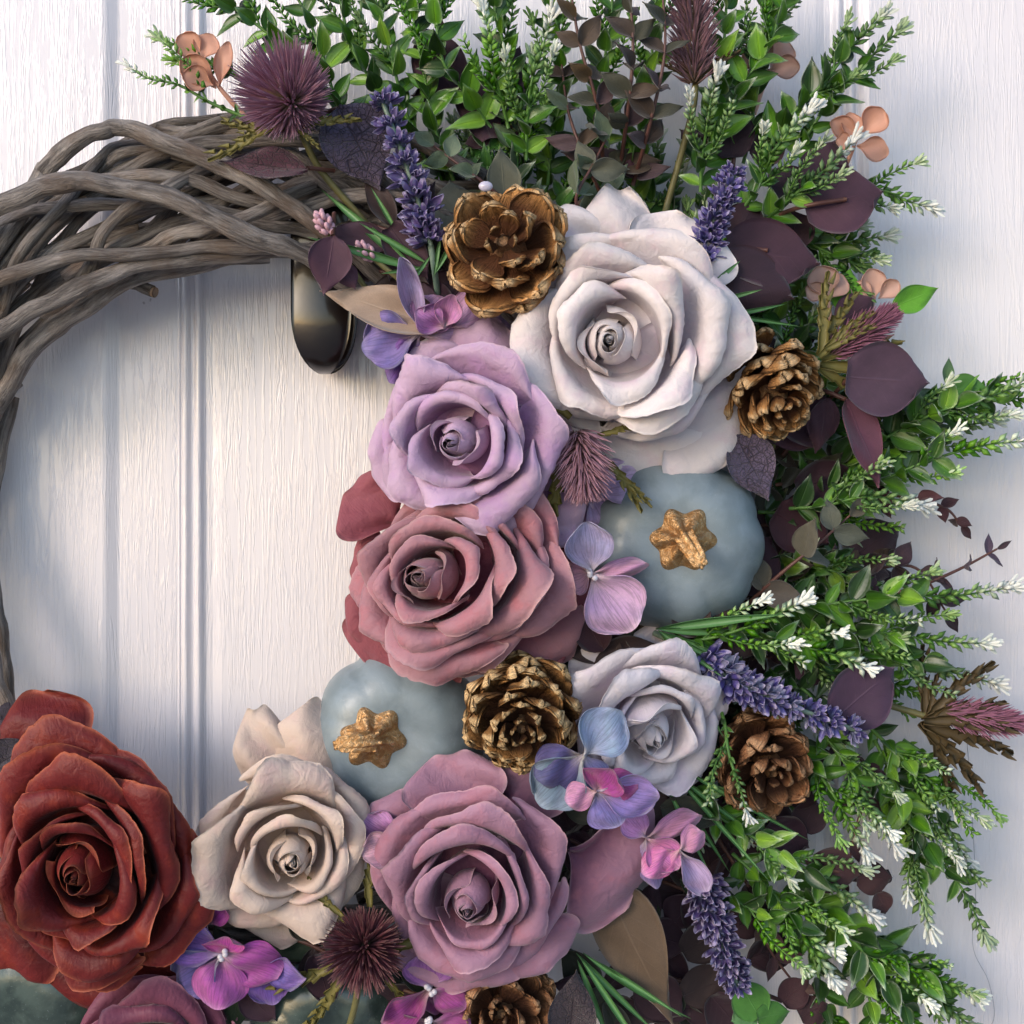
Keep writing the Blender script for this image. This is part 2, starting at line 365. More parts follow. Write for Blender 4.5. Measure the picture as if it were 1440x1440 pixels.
M['br_maroon'] = bristle('maroon_bristles', srgb('#47302a'), srgb('#83505a'), srgb('#bd9390'))
M['br_pink'] = bristle('pink_bristles', srgb('#7a5a58'), srgb('#b58a98'), srgb('#d5aebb'))
M['br_brown'] = bristle('brown_bristles', srgb('#5e4a38'), srgb('#94707a'), srgb('#ba94a4'))
M['br_tip'] = bristle('pink_tipped_bristles', srgb('#5e5034'), srgb('#9a6680'), srgb('#c58ba8'))
def lav():
    m = NT('lavender_floret'); t = m.tint(); oi = m.oinfo(); ob = m.obj()
    c = m.mix(m.ramp(t, 0.1, 0.7), srgb('#5a5f7c'), oi['Color']); c = m.mix(m.ramp(t, 0.74, 0.98, 0.0, 0.9), c, srgb('#b4abcf'))
    n = m.noise(ob, 0.5, 3, 0.6); f = m.math('MULTIPLY_ADD', n, 1.0, 0.5)
    c = m.mix(1.0, c, m.n('ShaderNodeCombineColor', Red=f, Green=f, Blue=f).outputs[0], 'MULTIPLY')
    return m.done(c, 0.36, 0.55, 0.15)
M['lav'] = lav()
def simple(name, col, rough=0.5, spec=0.4, trans=0.0, var=0.25, scale=0.1, **kw):
    m = NT(name); n = m.noise(m.obj(), scale, 4, 0.6); f = m.math('MULTIPLY_ADD', n, var*2, 1-var)
    c = m.mix(1.0, col, m.n('ShaderNodeCombineColor', Red=f, Green=f, Blue=f).outputs[0], 'MULTIPLY'); m.bump(n, 0.35, 0.0008)
    return m.done(c, rough, spec, trans, **kw)
M['lav_stem'] = simple('frosted_green_stem', srgb('#6f8476'), 0.35)
M['peach'] = simple('peach_petal', srgb('#daa78f'), 0.45, 0.4, 0.35, 0.15)
M['peach_pale'] = simple('pale_peach_petal', srgb('#d9b3a4'), 0.45, 0.4, 0.35, 0.15)
M['bract'] = simple('olive_bract', srgb('#716a38'), 0.5, 0.35, 0.12, 0.4)
M['bract_brown'] = simple('brown_bract', srgb('#4f4128'), 0.5, 0.35, 0.1, 0.4)
M['bead'] = simple('pearl_bead', srgb('#dcd6dc'), 0.25, 0.6, 0.1, 0.05)
M['bud_pink'] = simple('pink_bud', srgb('#c9a0ad'), 0.5, 0.4, 0.1, 0.2)
M['bronze'] = simple('dark_bronze_metal', srgb('#150c0a'), 0.3, 0.5, 0.0, 0.2, 0.02, Metallic=0.2, Coat_Weight=0.5, Coat_Roughness=0.1)
M['grass'] = simple('green_blade', srgb('#5c8a52'), 0.38, 0.45, 0.15, 0.3)
M['glue'] = simple('clear_glue', srgb('#cfc8d8'), 0.1, 0.8, 0.2, 0.03)
M['calyx'] = simple('dark_flower_base', srgb('#2b2a20'), 0.7, 0.3, 0, 0.3)
M['thread'] = simple('dark_thread', srgb('#a5a2a8'), 0.7, 0.2, 0, 0.2)
def door_mat():
    m = NT('white_painted_door'); ob = m.obj()
    g = m.noise(m.scalev(ob, (210, 210, 13)), 1.0, 4, 0.66, 0.5)
    g2 = m.noise(m.scalev(ob, (900, 900, 45)), 1.0, 2, 0.5, 0.2)
    big = m.noise(m.scalev(ob, (4, 4, 2)), 1.0, 3, 0.5)
    ridge = m.math('SUBTRACT', 1.0, m.math('ABSOLUTE', m.math('MULTIPLY_ADD', g, 2.0, -1.0)))
    lines = m.ramp(ridge, 0.86, 1.0)
    h = m.math('ADD', m.math('MULTIPLY', lines, 1.0), m.math('MULTIPLY', g2, 0.35))
    h = m.math('ADD', h, m.math('MULTIPLY', g, 0.8)); h = m.math('MULTIPLY', h, m.ramp(m.noise(m.scalev(ob, (14, 14, 5)), 1.0, 3, 0.6), 0.3, 0.7, 0.35, 1.1))
    m.bump(h, 0.36, 0.0007)
    c = m.mix(m.ramp(big, 0.35, 0.7), srgb('#dbd6da'), srgb('#e4dfe0'))
    sp = m.noise(ob, 140, 2, 0.5); c = m.mix(m.ramp(sp, 0.79, 0.83, 0.0, 0.5), c, srgb('#7d7470'))
    return m.done(c, 0.2, 0.6)
M['door'] = door_mat()

# ------------------------------------------------------------------ door (setting)
door = bpy.data.objects.new('door', None); C.objects.link(door); door.location = (0, 0, ZC); door['kind'] = 'structure'
def strip(name, prof, ybot=-2600, ytop=1150):
    """vertical extrusion of a profile [(x px, z px)...]; slab depth 60 px behind"""
    P = [((x-720)*S, z*S) for x, z in prof]; n = len(P)
    full = P+[(P[-1][0], -0.03), (P[0][0], -0.03)]
    V = []; rows = [ybot*S, ytop*S]
    for zz in rows: V += [(x, -d, zz) for x, d in full]
    m = len(full); F = [(i, (i+1) % m, m+(i+1) % m, m+i) for i in range(m)]
    me = bpy.data.meshes.new(name); me.from_pydata(V, [], F+[tuple(range(m))[::-1], tuple(range(m, 2*m))]); me.materials.append(M['door']); me.update()
    o = bpy.data.objects.new(name, me); C.objects.link(o); o.parent = door; return o
strip('door_stile', [(-500, 0), (144, 0), (148, -1), (150, -2), (162, -9), (165, -10)])
strip('recessed_band', [(165, -10), (166, -10), (238, -10), (247, -11)])
def bead(a, b, z0, z1, hgt):
    pr = []
    for t in np.linspace(0, 1, 9): pr.append((a+(b-a)*t, z0+(z1-z0)*t+hgt*math.sin(PI*t)))
    return pr
strip('beaded_moulding', [(247, -11), (250, -9)]+bead(252, 266, -11, -11, 6)+[(268, -12)]+bead(270, 284, -12, -12, 6)+[(287, -14), (296, -15)])
strip('door_panel', [(296, -15), (310, -13), (1150, -13), (1162, -15)])
strip('beaded_moulding', [(1162, -15), (1170, -14)]+bead(1174, 1188, -12, -12, 6)+[(1190, -12)]+bead(1192, 1206, -11, -11, 6)+[(1210, -11), (1216, -4)])
strip('door_stile', [(1216, -4), (1222, 0), (2100, 0)])

def ground_mat():
    m = NT('grey_bounce_ground'); n = m.noise(m.obj(), 6, 5, 0.6); c = m.mix(n, srgb('#8d8781'), srgb('#b3ada6')); m.bump(n, .3, .003); return m.done(c, .8, .3)
gm = mesh_from('ground', [(-40, -60, 0), (40, -60, 0), (40, 1, 0), (-40, 1, 0)], [(0, 1, 2, 3)], None, ground_mat(), False)
go = bpy.data.objects.new('ground', gm); C.objects.link(go); go['kind'] = 'structure'  # unseen ground sheet, added to bounce light up from below

# ------------------------------------------------------------------ wreath ring of willow stems
RC = (400, 790)
ring = thing('willow_wreath', 'round wreath ring woven from bare grey brown willow stems hanging on the white door', 'wreath', (RC[0], RC[1], 90))
rb = W((RC[0], RC[1], 90))
def stem_obj(pts, r, zr=None, seed=0, taper=0.75, cut=False):
    P = np.array([W(p)-rb for p in pts]); L = sum(np.linalg.norm(P[i+1]-P[i]) for i in range(len(P)-1))
    n = max(8, int(L/14)); Q = catmull(P, n)
    rs = np.random.RandomState(seed); ph = rs.rand(4)*6.28; ss = np.linspace(0, L, n)
    Q[:, 0] += 2.2*np.sin(ss*0.03+ph[0])+.9*np.sin(ss*.09+ph[2]); Q[:, 1] += 2.2*np.sin(ss*0.037+ph[1])+.9*np.sin(ss*.08+ph[3]); rad_n = 1+.14*np.exp(-((ss-L*rs.uniform(.3, .7))/7)**2)+.12*np.exp(-((ss-L*rs.uniform(.1, .9))/6)**2)
    rad = r*(1-(1-taper)*np.linspace(0, 1, n))*rad_n; fl = rs.choice([1, .85, .55]) if seed > 115 or seed < 100 else .95
    v, f, u, _ = tube(Q, rad, 11, bump=0.09, seed=seed, flat=fl)
    u[:, 1] += rs.rand()*20
    return part('willow_stem', mesh_from('willow_stem', v, f, u, M['bark']), ring)
sd = 100
hand = [
 ([(-120, 520, 120), (-40, 400, 130), (52, 258, 120), (67, 236, 125), (100, 205, 135), (140, 184, 140), (170, 178, 140), (217, 196, 150), (290, 222, 160), (367, 262, 165), (433, 306, 150), (500, 360, 130), (600, 440, 90)], 13, .9),
 ([(-150, 400, 120), (-60, 322, 160), (0, 287, 185), (60, 264, 192), (130, 257, 195), (230, 276, 198), (330, 322, 195), (400, 346, 180), (450, 372, 165), (540, 430, 120)], 13.5, .9),
 ([(-140, 500, 120), (-50, 420, 150), (0, 390, 165), (100, 364, 172), (200, 355, 168), (300, 350, 160), (400, 347, 150), (470, 352, 130)], 10, .8),
 ([(-100, 550, 110), (-30, 488, 150), (10, 458, 160), (60, 431, 164), (130, 396, 164), (200, 374, 158), (280, 362, 150), (360, 356, 140), (430, 352, 120)], 12, .8),
 ([(-60, 640, 70), (0, 560, 100), (45, 492, 120), (100, 443, 130), (160, 405, 130), (215, 384, 125), (300, 366, 110), (380, 362, 90)], 15, .7),
 ([(-30, 500, 90), (5, 425, 130), (30, 360, 150), (88, 285, 150), (140, 225, 120), (190, 200, 90), (260, 196, 70)], 9, .7),
 ([(60, 440, 90), (100, 415, 120), (128, 372, 145), (150, 322, 160), (190, 290, 162), (245, 258, 150), (300, 232, 110), (350, 225, 80)], 9.5, .9),
 ([(180, 360, 130), (225, 342, 150), (270, 326, 158), (320, 312, 155), (390, 284, 140), (440, 262, 110)], 9.5, .9),
 ([(90, 390, 110), (160, 350, 130), (220, 322, 130), (300, 305, 120), (380, 312, 110), (450, 330, 100)], 9, .9),
 ([(225, 182, 50), (300, 186, 70), (380, 205, 90), (460, 250, 90)], 8.5, 1),
 ([(60, 300, 90), (140, 240, 110), (200, 208, 120), (300, 235, 120), (400, 270, 110)], 8, .8),
 ([(90, 270, 130), (150, 250, 140), (240, 250, 140), (330, 275, 130), (420, 300, 110)], 10, .8),
 ([(-40, 330, 120), (40, 300, 135), (150, 285, 150), (260, 290, 140), (340, 300, 120)], 9, .8),
 ([(20, 560, 40), (-4, 640, 50), (-14, 750, 60), (-6, 850, 70), (8, 930, 80), (20, 1010, 80), (60, 1090, 80)], 10, .9),
 ([(-30, 600, 60), (-36, 700, 80), (-30, 800, 90), (-14, 900, 110), (2, 970, 110), (30, 1050, 100)], 11, .9),
 ([(120, 400, 90), (160, 398, 100), (190, 401, 110), (217, 411, 118)], 7.5, 1),
]
for i, (p, r, t) in enumerate(hand): stem_obj(p, r, seed=sd+i, taper=t)
v, f, u, _ = tube([W((214, 410, 117))-rb, W((218.5, 411.5, 118.5))-rb], 7.2, 11); part('cut_end', mesh_from('cut_end', v, f, u, M['cut']), ring)
rs = np.random.RandomState(5)
for k in range(74):
    a0 = rs.rand()*2*PI; da = math.radians(rs.uniform(55, 120))*rs.choice([-1, 1]); r0 = rs.uniform(455, 625); r1 = rs.uniform(455, 625)
    z0 = rs.uniform(25, 120); pts = []
    for t in np.linspace(0, 1, 7):
        a = a0+da*t; r = r0+(r1-r0)*t+25*math.sin(t*PI*2+k); zc = (1-((r-545)/100.0)**2)
        pts.append((RC[0]+r*math.cos(a), RC[1]-r*math.sin(a), max(12, z0*0.6+50*zc+20*math.sin(t*5+k))))
    stem_obj(pts, rs.uniform(6.5, 11), seed=k, taper=rs.uniform(.6, 1))
for k in range(22):      # the arc in view, packed tighter
    a0 = math.radians(rs.uniform(75, 170)); da = math.radians(rs.uniform(30, 60))*rs.choice([-1, 1]); up = k % 2
    pts = []
    for t in np.linspace(0, 1, 6):
        a = a0+da*t; r = (460+165*t if up else 620-160*t)+rs.uniform(-6, 6)
        pts.append((RC[0]+r*math.cos(a), RC[1]-r*math.sin(a), 60+50*math.sin(PI*t)+rs.uniform(-10, 10)))
    stem_obj(pts, rs.uniform(7, 10), seed=300+k, taper=.8)

# hook that carries the wreath
def hook():
    h = thing('wreath_hook', 'dark bronze metal hook with rounded end hanging over the inner edge of the ring', 'hook', (463, 450, 0))
    nu, nv = 15, 40; P = np.zeros((nu, nv, 3))
    path = catmull([(0, 230, 8), (0, 150, 8), (0, 60, 9), (0, -20, 12), (0, -62, 24), (0, -78, 48), (0, -62, 74), (0, -20, 84), (0, 40, 84), (0, 120, 86), (0, 200, 92)], nv)
    for j in range(nv):
        hw = 40 if path[j][1] > 0 else 40*math.sqrt(max(0.03, 1-(max(0, -path[j][1])/79.5)**2))
        for i in range(nu):
            s = -1+2*i/(nu-1); P[i, j] = path[j]+np.array([hw*s, 0, (7 if j > 20 else -2)*(1-s*s)-4])
    v, f, u = grid_solid(P, 5, edge=0.9); part('hook_strap', mesh_from('hook_strap', v, f, u, M['bronze']), h)
hook()

# ------------------------------------------------------------------ roses
def sumsin(ph, *xs):
    r = 0
    for k, x in enumerate(xs): r = r+np.sin(x+ph[k])
    return r
def rose_petal(R, H, rb_, Wd, lip, curl, psi1, th0, seed, ruf=1.0, spiral=0.05, thick=2.2, nu=37, nv=20, point=0.35, z0=0.0, drop=0.3, psi0=12):
    rs = np.random.RandomState(seed); ph = rs.rand(16)*6.28
    u = np.linspace(-1, 1, nu)[:, None]; s = np.linspace(0, 1, nv)[None, :]
    n1 = int(nv*0.58)
    t = np.linspace(0, 1, n1); psi = np.radians(psi0+(psi1-psi0)*sm(t)); dr = np.cos(psi); dz = np.sin(psi)
    r = np.concatenate([[0], np.cumsum((dr[1:]+dr[:-1])/2)]); z = np.concatenate([[0], np.cumsum((dz[1:]+dz[:-1])/2)])
    r = rb_+(R-rb_)*r/r[-1]; z = H*z/max(z[-1], 1e-6)
    ang = math.atan2(z[-1]-z[-2], r[-1]-r[-2]); n2 = nv-n1
    P = np.zeros((nu, nv, 3)); uu = u[:, 0]
    hv = 1-drop*np.abs(uu)**2.4+0.035*ruf*(np.sin(uu*3.4+ph[0])+0.4*np.sin(uu*8+ph[1]))
    u0 = rs.uniform(-0.35, 0.35)
    lipv = lip*(0.12+(1.10+0.25*np.sin(uu*2.6+ph[2])+0.05*np.sin(uu*7+ph[3]))*(1-np.abs(uu)**2.4)+point*np.exp(-((uu-u0)/0.20)**2))
    cv = np.radians(curl)*(1+0.30*np.sin(uu*3.7+ph[4])+0.05*np.sin(uu*7+ph[5])+0.22*rs.choice([-1, 1])*np.tanh(7*(uu-u0)))
    for i in range(nu):
        ri = list(r*(1+0.0*hv[i])); zi = list(z*hv[i]); a = ang
        rr, zz = ri[-1], zi[-1]; lj = 1+rs.uniform(-.035, .035)
        for k in range(n2):
            fr = (k+1)/n2; a = ang-cv[i]*(fr**1.15); st = lipv[i]*lj/n2
            rr += math.cos(a)*st; zz += math.sin(a)*st; ri.append(rr); zi.append(zz)
        ri = np.array(ri); zi = np.array(zi); S_ = s[0]
        phi = th0+uu[i]*Wd*(0.45+0.55*sm(S_*1.5))*(1-0.10*sm((S_-0.75)*4))
        amp = ruf*R*0.03*S_**1.5
        ri = ri+spiral*R*uu[i]*S_+amp*(np.sin(phi*3.2+ph[6]+S_*2)+0.30*np.sin(phi*8+ph[7])*S_)+R*0.05*np.abs(uu[i])**6*S_
        zi = zi+amp*0.8*(np.sin(phi*4+ph[8])+0.30*np.sin(phi*9+ph[9]))*S_+z0
        P[i, :, 0] = ri*np.cos(phi); P[i, :, 1] = ri*np.sin(phi); P[i, :, 2] = zi
    return grid_solid(P, thick)
def bud_mesh(r0, H, turns, seed, thick, n=64):
    rs = np.random.RandomState(seed); ph = rs.rand(8)*6.28; nv = 9; P = np.zeros((n, nv, 3))
    for i in range(n):
        t = i/(n-1); phi = t*turns*2*PI; rr = r0*(0.10+0.90*t)
        h = H*(1.0-0.10*t+0.035*math.sin(phi*1.7+ph[0])+0.02*math.sin(phi*4+ph[1]))
        for j in range(nv):
            s = j/(nv-1); q = rr*(0.75+0.42*math.sin(PI*min(1, s*1.05))) if s < .9 else rr*(0.87+0.25*(s-.9)*6*(0.3+0.7*t))
            P[i, j] = (q*math.cos(phi), q*math.sin(phi), h*s)
    return grid_solid(P, thick)
def bud_petal(Rb, H, open_, th0, seed, thick, wd=1.9, lip=.08, nu=31, nv=18):
    rs = np.random.RandomState(seed); ph = rs.rand(6)*6.28; P = np.zeros((nu, nv, 3)); u = np.linspace(-1, 1, nu)
    for j in range(nv):
        s = j/(nv-1)
        pr = math.sin(PI/2*min(1, .12+s/.5*.88))**.7 if s < .5 else 1-(1-open_)*((s-.5)/.5)**1.7
        for i in range(nu):
            top = 1-.16*abs(u[i])**2+.04*math.sin(u[i]*3+ph[0]); e = max(0, (s-.86)/.14); se = max(0, (abs(u[i])-.80)/.2)
            phi = th0+u[i]*wd*(1-.10*s)
            r = Rb*(pr*(1+.10*u[i])+lip*e*e*(1+.6*math.sin(u[i]*4+ph[1]))+.05*se*se)+Rb*.02*math.sin(phi*3+ph[2]+s*4)
            P[i, j] = (r*math.cos(phi), r*math.sin(phi), H*(s**.8)*top-Rb*.05*e*e)
    return grid_solid(P, thick)
def rose(label, p, R, mat, seed, tilt=(0, 0), spin=0, sx=1, sy=1, rings=None, thick=2.2, outer=None, outer_mat=None, group='large artificial roses on the wreath', depth=1.0, name='rose', shift=(0, 0), full=False):
    """tilt: (towards right, towards up) in degrees - the way the flower faces"""
    k = (D-p[2]-R*0.45)/D
    root = thing(name, label, 'rose', p, group)
    Rm = Matrix.Rotation(math.radians(tilt[0]), 4, 'Y') @ Matrix.Rotation(math.radians(-tilt[1]), 4, 'X') @ Matrix.Rotation(spin, 4, 'Z')
    A = Matrix.Diagonal((sx*k, sy*k, k*depth, 1)) @ Rm
    rs = np.random.RandomState(seed); Ri = Rm.inverted(); SH = lambda f: A @ Matrix.Translation((Ri @ Vector((shift[0]*R*f, shift[1]*R*f, 0))))
    if full: rings = [
      (3, .36, .61, .06, 1.30, .13, 150, 90, .38, 1.1, .07),
      (3, .46, .58, .07, 1.20, .15, 150, 86, .42, 1.2, .08),
      (4, .57, .53, .08, 1.05, .17, 145, 80, .44, 1.3, .08),
      (4, .68, .44, .09, 1.00, .20, 135, 72, .46, 1.4, .08),
      (5, .79, .33, .09, .88, .20, 120, 60, .48, 1.4, .07),
      (5, .90, .21, .10, .84, .18, 95, 46, .48, 1.3, .05)]
    rings = rings or [
      # n, rim, height, base, half width, lip, curl, psi1, drop, ruf, spiral
      (3, .42, .60, .06, 1.25, .15, 145, 88, .40, 1.0, .06),
      (4, .57, .54, .08, 1.08, .19, 140, 80, .42, 1.2, .06),
      (4, .72, .42, .09, 1.05, .23, 125, 68, .45, 1.3, .06),
      (5, .88, .24, .10, .86, .20, 100, 48, .48, 1.2, .05)]
    v, f, u = bud_mesh(R*.034, R*.725, 1.8, seed, thick*.5, 34); part('petal', mesh_from('petal', v, f, u, M[mat]), root, SH(1.0), label='tightly rolled centre petal')
    ba = rs.rand()*6.28
    for bi, (br, bh, bo, bw, bl) in enumerate([(.075, .72, .22, 2.0, .03), (.13, .715, .36, 1.9, .06), (.18, .70, .42, 1.7, .09), (.23, .675, .52, 1.5, .12), (.285, .62, .72, 1.25, .20)]):
        for q in range(2 if bi else 1):
            v, f, u = bud_petal(R*br*rs.uniform(.97, 1.03), R*bh*rs.uniform(.96, 1.02), bo*rs.uniform(.92, 1.08), ba+bi*1.3+q*PI+rs.uniform(-.3, .3), int(rs.randint(1e6)), thick*.75, bw, bl)
            part('petal', mesh_from('petal', v, f, u, M[mat]), root, SH(1.0))
    a0 = rs.rand()*6.28
    for ri, (n, rim, h, b, wd, lip, curl, psi, drop, ruf, spi) in enumerate(rings):
        a0 += 0.9+rs.rand()*.4
        for q in range(n):
            th = a0+2*PI*q/n+rs.uniform(-.24, .24)
            j_ = 1
            v, f, u = rose_petal(R*rim*(1+j_*rs.uniform(-.10, .07)), R*h*(1+j_*rs.uniform(-.08, .07)), R*b, wd*rs.uniform(.85, 1.08), R*lip*(1+j_*rs.uniform(-.45, .45)), curl*(1+j_*rs.uniform(-.4, .2)), psi, th, int(rs.randint(1e6)), ruf, spi, thick, drop=drop)
            part('petal', mesh_from('petal', v, f, u, M[mat]), root, SH(max(0, 1-rim*1.05)))
    for (deg, ln, wd, hz, psi) in (outer or []):
        th = math.radians(deg)-spin
        v, f, u = rose_petal(R*ln*.86, R*hz, R*.12, wd, R*ln*.20, 70, psi, th, int(rs.randint(1e6)), .6, .0, thick, drop=1.2 if hz > .05 else .2, psi0=2, point=.1, z0=-.04*R)
        v = v.copy()
        part('petal', mesh_from('petal', v, f, u, M[outer_mat or mat]), root, A.copy())
    # solid heart that carries the petals
    P = np.zeros((28, 8, 3))
    for i in range(28):
        for j in range(8):
            a = 2*PI*i/27; q = j/7; P[i, j] = (R*.76*q*math.cos(a), R*.76*q*math.sin(a), R*.26*(1-q*q)-R*.01)
    v, f, u = grid_solid(P, 2); part('receptacle', mesh_from('receptacle', v, f, u*.3, M[mat]), root, A.copy())
    # green base under the flower
    P = np.zeros((20, 6, 3))
    for i in range(20):
        for j in range(6):
            a = 2*PI*i/19; q = j/5; P[i, j] = (R*.42*q*math.cos(a), R*.42*q*math.sin(a), -R*.12+R*.16*q*q)
    v, f, u = grid_solid(P, 3); part('calyx', mesh_from('calyx', v, f, u, M['calyx']), root, A.copy())
    return root

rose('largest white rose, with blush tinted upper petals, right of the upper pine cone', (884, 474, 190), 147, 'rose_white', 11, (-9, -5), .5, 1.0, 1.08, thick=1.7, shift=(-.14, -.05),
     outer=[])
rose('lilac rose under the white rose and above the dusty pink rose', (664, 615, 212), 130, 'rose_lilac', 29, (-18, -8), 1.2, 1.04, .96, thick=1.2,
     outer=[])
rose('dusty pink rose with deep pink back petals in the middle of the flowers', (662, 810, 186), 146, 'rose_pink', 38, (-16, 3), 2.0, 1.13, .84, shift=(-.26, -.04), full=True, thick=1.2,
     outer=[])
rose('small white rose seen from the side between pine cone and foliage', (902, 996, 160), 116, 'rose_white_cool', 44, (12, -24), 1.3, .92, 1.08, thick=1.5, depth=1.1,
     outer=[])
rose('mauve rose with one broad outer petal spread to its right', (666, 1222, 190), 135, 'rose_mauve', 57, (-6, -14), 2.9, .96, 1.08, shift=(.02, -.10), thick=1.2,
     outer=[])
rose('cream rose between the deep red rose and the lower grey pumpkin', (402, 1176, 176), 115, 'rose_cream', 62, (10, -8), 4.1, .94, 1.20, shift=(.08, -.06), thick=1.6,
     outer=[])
rose('deep red rose with ember glow painted into its petals at the bottom left', (148, 1204, 200), 158, 'rose_red', 76, (-4, -6), .2, .96, 1.16, shift=(-.04, .03), full=True, thick=1.0,
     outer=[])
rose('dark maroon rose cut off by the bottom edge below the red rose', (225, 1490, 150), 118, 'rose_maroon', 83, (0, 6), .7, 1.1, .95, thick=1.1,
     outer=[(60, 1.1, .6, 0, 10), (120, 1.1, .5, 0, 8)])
# broad back petals that lie apart from their flowers belong to them
def big_petal(parent_label, name, cx, cy, z, w_, h_, rot, mat, seed=1, cup=.25, thick=2.2, tiltx=0, tilty=0):
    pass

# ------------------------------------------------------------------ generic petals and leaves
def blade(L, Wd, shape, cup=0.2, bend=0.15, fold=0.0, th=1.4, nu=9, nv=11, wave=0.0, seed=0, twist=0.0, roll=0.0):
    """leaf or petal along +Y from the origin, facing +Z"""
    rs = np.random.RandomState(seed); ph = rs.rand(6)*6.28; P = np.zeros((nu, nv, 3))
    for j in range(nv):
        v = j/(nv-1)
        if shape == 'round': w_ = math.sin(PI*min(1, (v*0.93+0.07)))**0.55
        elif shape == 'petal': w_ = (math.sin(PI*(v*.90+.02)**1.35))**0.62*(.35+.65*sm(np.array(v*2.6)))
        elif shape == 'obovate': w_ = max(0.02, math.sin(PI*(v*.97)**1.25+.01))**.8
        elif shape == 'lance': w_ = max(0.0, math.sin(PI*(v**0.80)))**1.05+.03
        elif shape == 'oval': w_ = max(0.0, math.sin(PI*(v**0.86)))**.75+.03
        elif shape == 'ovate': w_ = max(0.0, math.sin(PI*(v**0.66)))**.9+.03
        elif shape == 'strap': w_ = (1-v**3)*.85+.15*math.sin(PI*v)
        if v > .999 and shape not in ('round', 'petal', 'obovate'): w_ = 0.02
        a = bend*v*1.0
        for i in range(nu):
            s = -1+2*i/(nu-1); x = s*Wd/2*w_
            z = cup*Wd*.5*(s*s)*w_-bend*L*v*v+fold*abs(x)+wave*L*.05*math.sin(s*3+v*7+ph[0])+wave*L*.03*math.sin(v*11+ph[1]+s*5)*abs(s)
            y = L*v*(1-.12*abs(s)**2*(0 if shape == 'lance' else 1))
            if roll: ed = max(0, v-.72)/.28+max(0, abs(s)-.75)*1.5*v; z -= roll*L*.22*ed*ed*(1+.7*math.sin(s*3.5+ph[2])); y *= 1-.05*ed*roll; y += L*.03*math.sin(s*5+ph[3])*v*v
            tw = twist*v; x2 = x*math.cos(tw)-z*math.sin(tw)*0; z2 = z+x*math.sin(tw)
            P[i, j] = (x2*math.cos(tw*.7), y, z2)
    return grid_solid(P, th)
def bmesh_(name, mat, *a, **k):
    v, f, u = blade(*a, **k); return mesh_from(name, v, f, u, M[mat])

# broad outer petals (parts of the roses)
def attach_petal(root, x, y, z, L, Wd, rot, mat, seed, cup=.2, bend=.1, shape='petal', tilt=0, wave=1.1, th=2.2, twist=0):
    q = W((x, y, z)); inv = root.matrix_world.inverted()
    d = (math.cos(math.radians(rot)), math.sin(math.radians(rot)), math.sin(math.radians(tilt)))
    n = (-d[0]*math.sin(math.radians(tilt)), -d[1]*math.sin(math.radians(tilt)), 1)
    k = (D-z)/D
    me = bmesh_('petal', mat, L*k, Wd*k, shape, cup=cup, bend=bend, nu=17, nv=19, wave=wave, seed=seed, th=th, twist=twist, roll=.55)
    Wm = Matrix.Translation(world_of(q)) @ BASE @ Matrix.Scale(S, 4) @ mat4((0, 0, 0), frame(d, n))
    part('petal', me, root, inv @ Wm)
roots = {o['label'].split()[0]: o for o in C.objects if o.name.startswith('rose')}
rm = [o for o in C.objects if o.get('label', '').startswith('mauve rose')][0]
rr_ = [o for o in C.objects if o.get('label', '').startswith('deep red')][0]
rl = [o for o in C.objects if o.get('label', '').startswith('lilac rose')][0]
rw2 = [o for o in C.objects if o.get('label', '').startswith('small white')][0]
rp = [o for o in C.objects if o.get('label', '').startswith('dusty')][0]
rw1 = [o for o in C.objects if o.get('label', '').startswith('largest white')][0]
rc_ = [o for o in C.objects if o.get('label', '').startswith('cream rose')][0]
def petals(root, z, mat, rows, th=2.2):
    for q, (x, y, L, wd, rot, cup, bend) in enumerate(rows): attach_petal(root, x, y, z-(q % 3)*4, L, wd, rot, mat, q+3, cup=cup, bend=bend, th=th)
petals(rw1, 185, 'rose_white', [(872, 410, 166, 108, 92, -.25, .12), (835, 410, 140, 104, 112, -.2, .05), (930, 420, 132, 165, 66, .15, .02), (965, 480, 92, 180, 20, -.1, .1), (950, 560, 120, 200, -38, -.12, .1), (905, 560, 118, 200, -80, -.15, .12), (830, 560, 105, 170, -140, .1, .05)], 3)
petals(rc_, 160, 'rose_cream', [(405, 1140, 158, 104, 76, -.2, .1), (385, 1140, 150, 80, 103, -.2, .1), (430, 1180, 90, 120, 10, -.1, .1), (400, 1240, 100, 130, -90, -.1, .1), (345, 1200, 80, 120, 200, -.1, .1)], 2.6)
petals(rr_, 165, 'rose_red', [(85, 1110, 148, 150, 112, -.12, .1), (30, 1130, 110, 120, 145, -.12, .1), (140, 1290, 150, 210, -80, -.15, .08), (60, 1280, 120, 150, -130, -.1, .1), (220, 1230, 100, 150, -20, -.1, .1)], 1.6)
petals(rp, 165, 'rose_pink_deep', [(590, 868, 106, 190, -118, -.25, .2), (560, 740, 92, 130, 140, .2, .1), (720, 760, 115, 190, 40, -.1, .1), (745, 850, 95, 150, -12, -.1, .1), (560, 860, 80, 120, 215, -.1, .2), (550, 800, 60, 120, 175, -.1, .2)], 2.2)
petals(rp, 172, 'rose_pink', [(730, 870, 96, 150, -44, -.1, .1), (660, 880, 76, 160, -80, -.1, .15)], 1.6)
petals(rm, 200, 'rose_mauve', [(800, 1195, 130, 215, -28, -.18, .22), (650, 1165, 108, 150, 100, .2, .1), (590, 1190, 90, 120, 150, -.1, .1), (650, 1310, 95, 180, -95, -.1, .1), (735, 1300, 80, 130, -50, -.1, .1), (715, 1150, 90, 120, 55, -.1, .1)], 2.2)
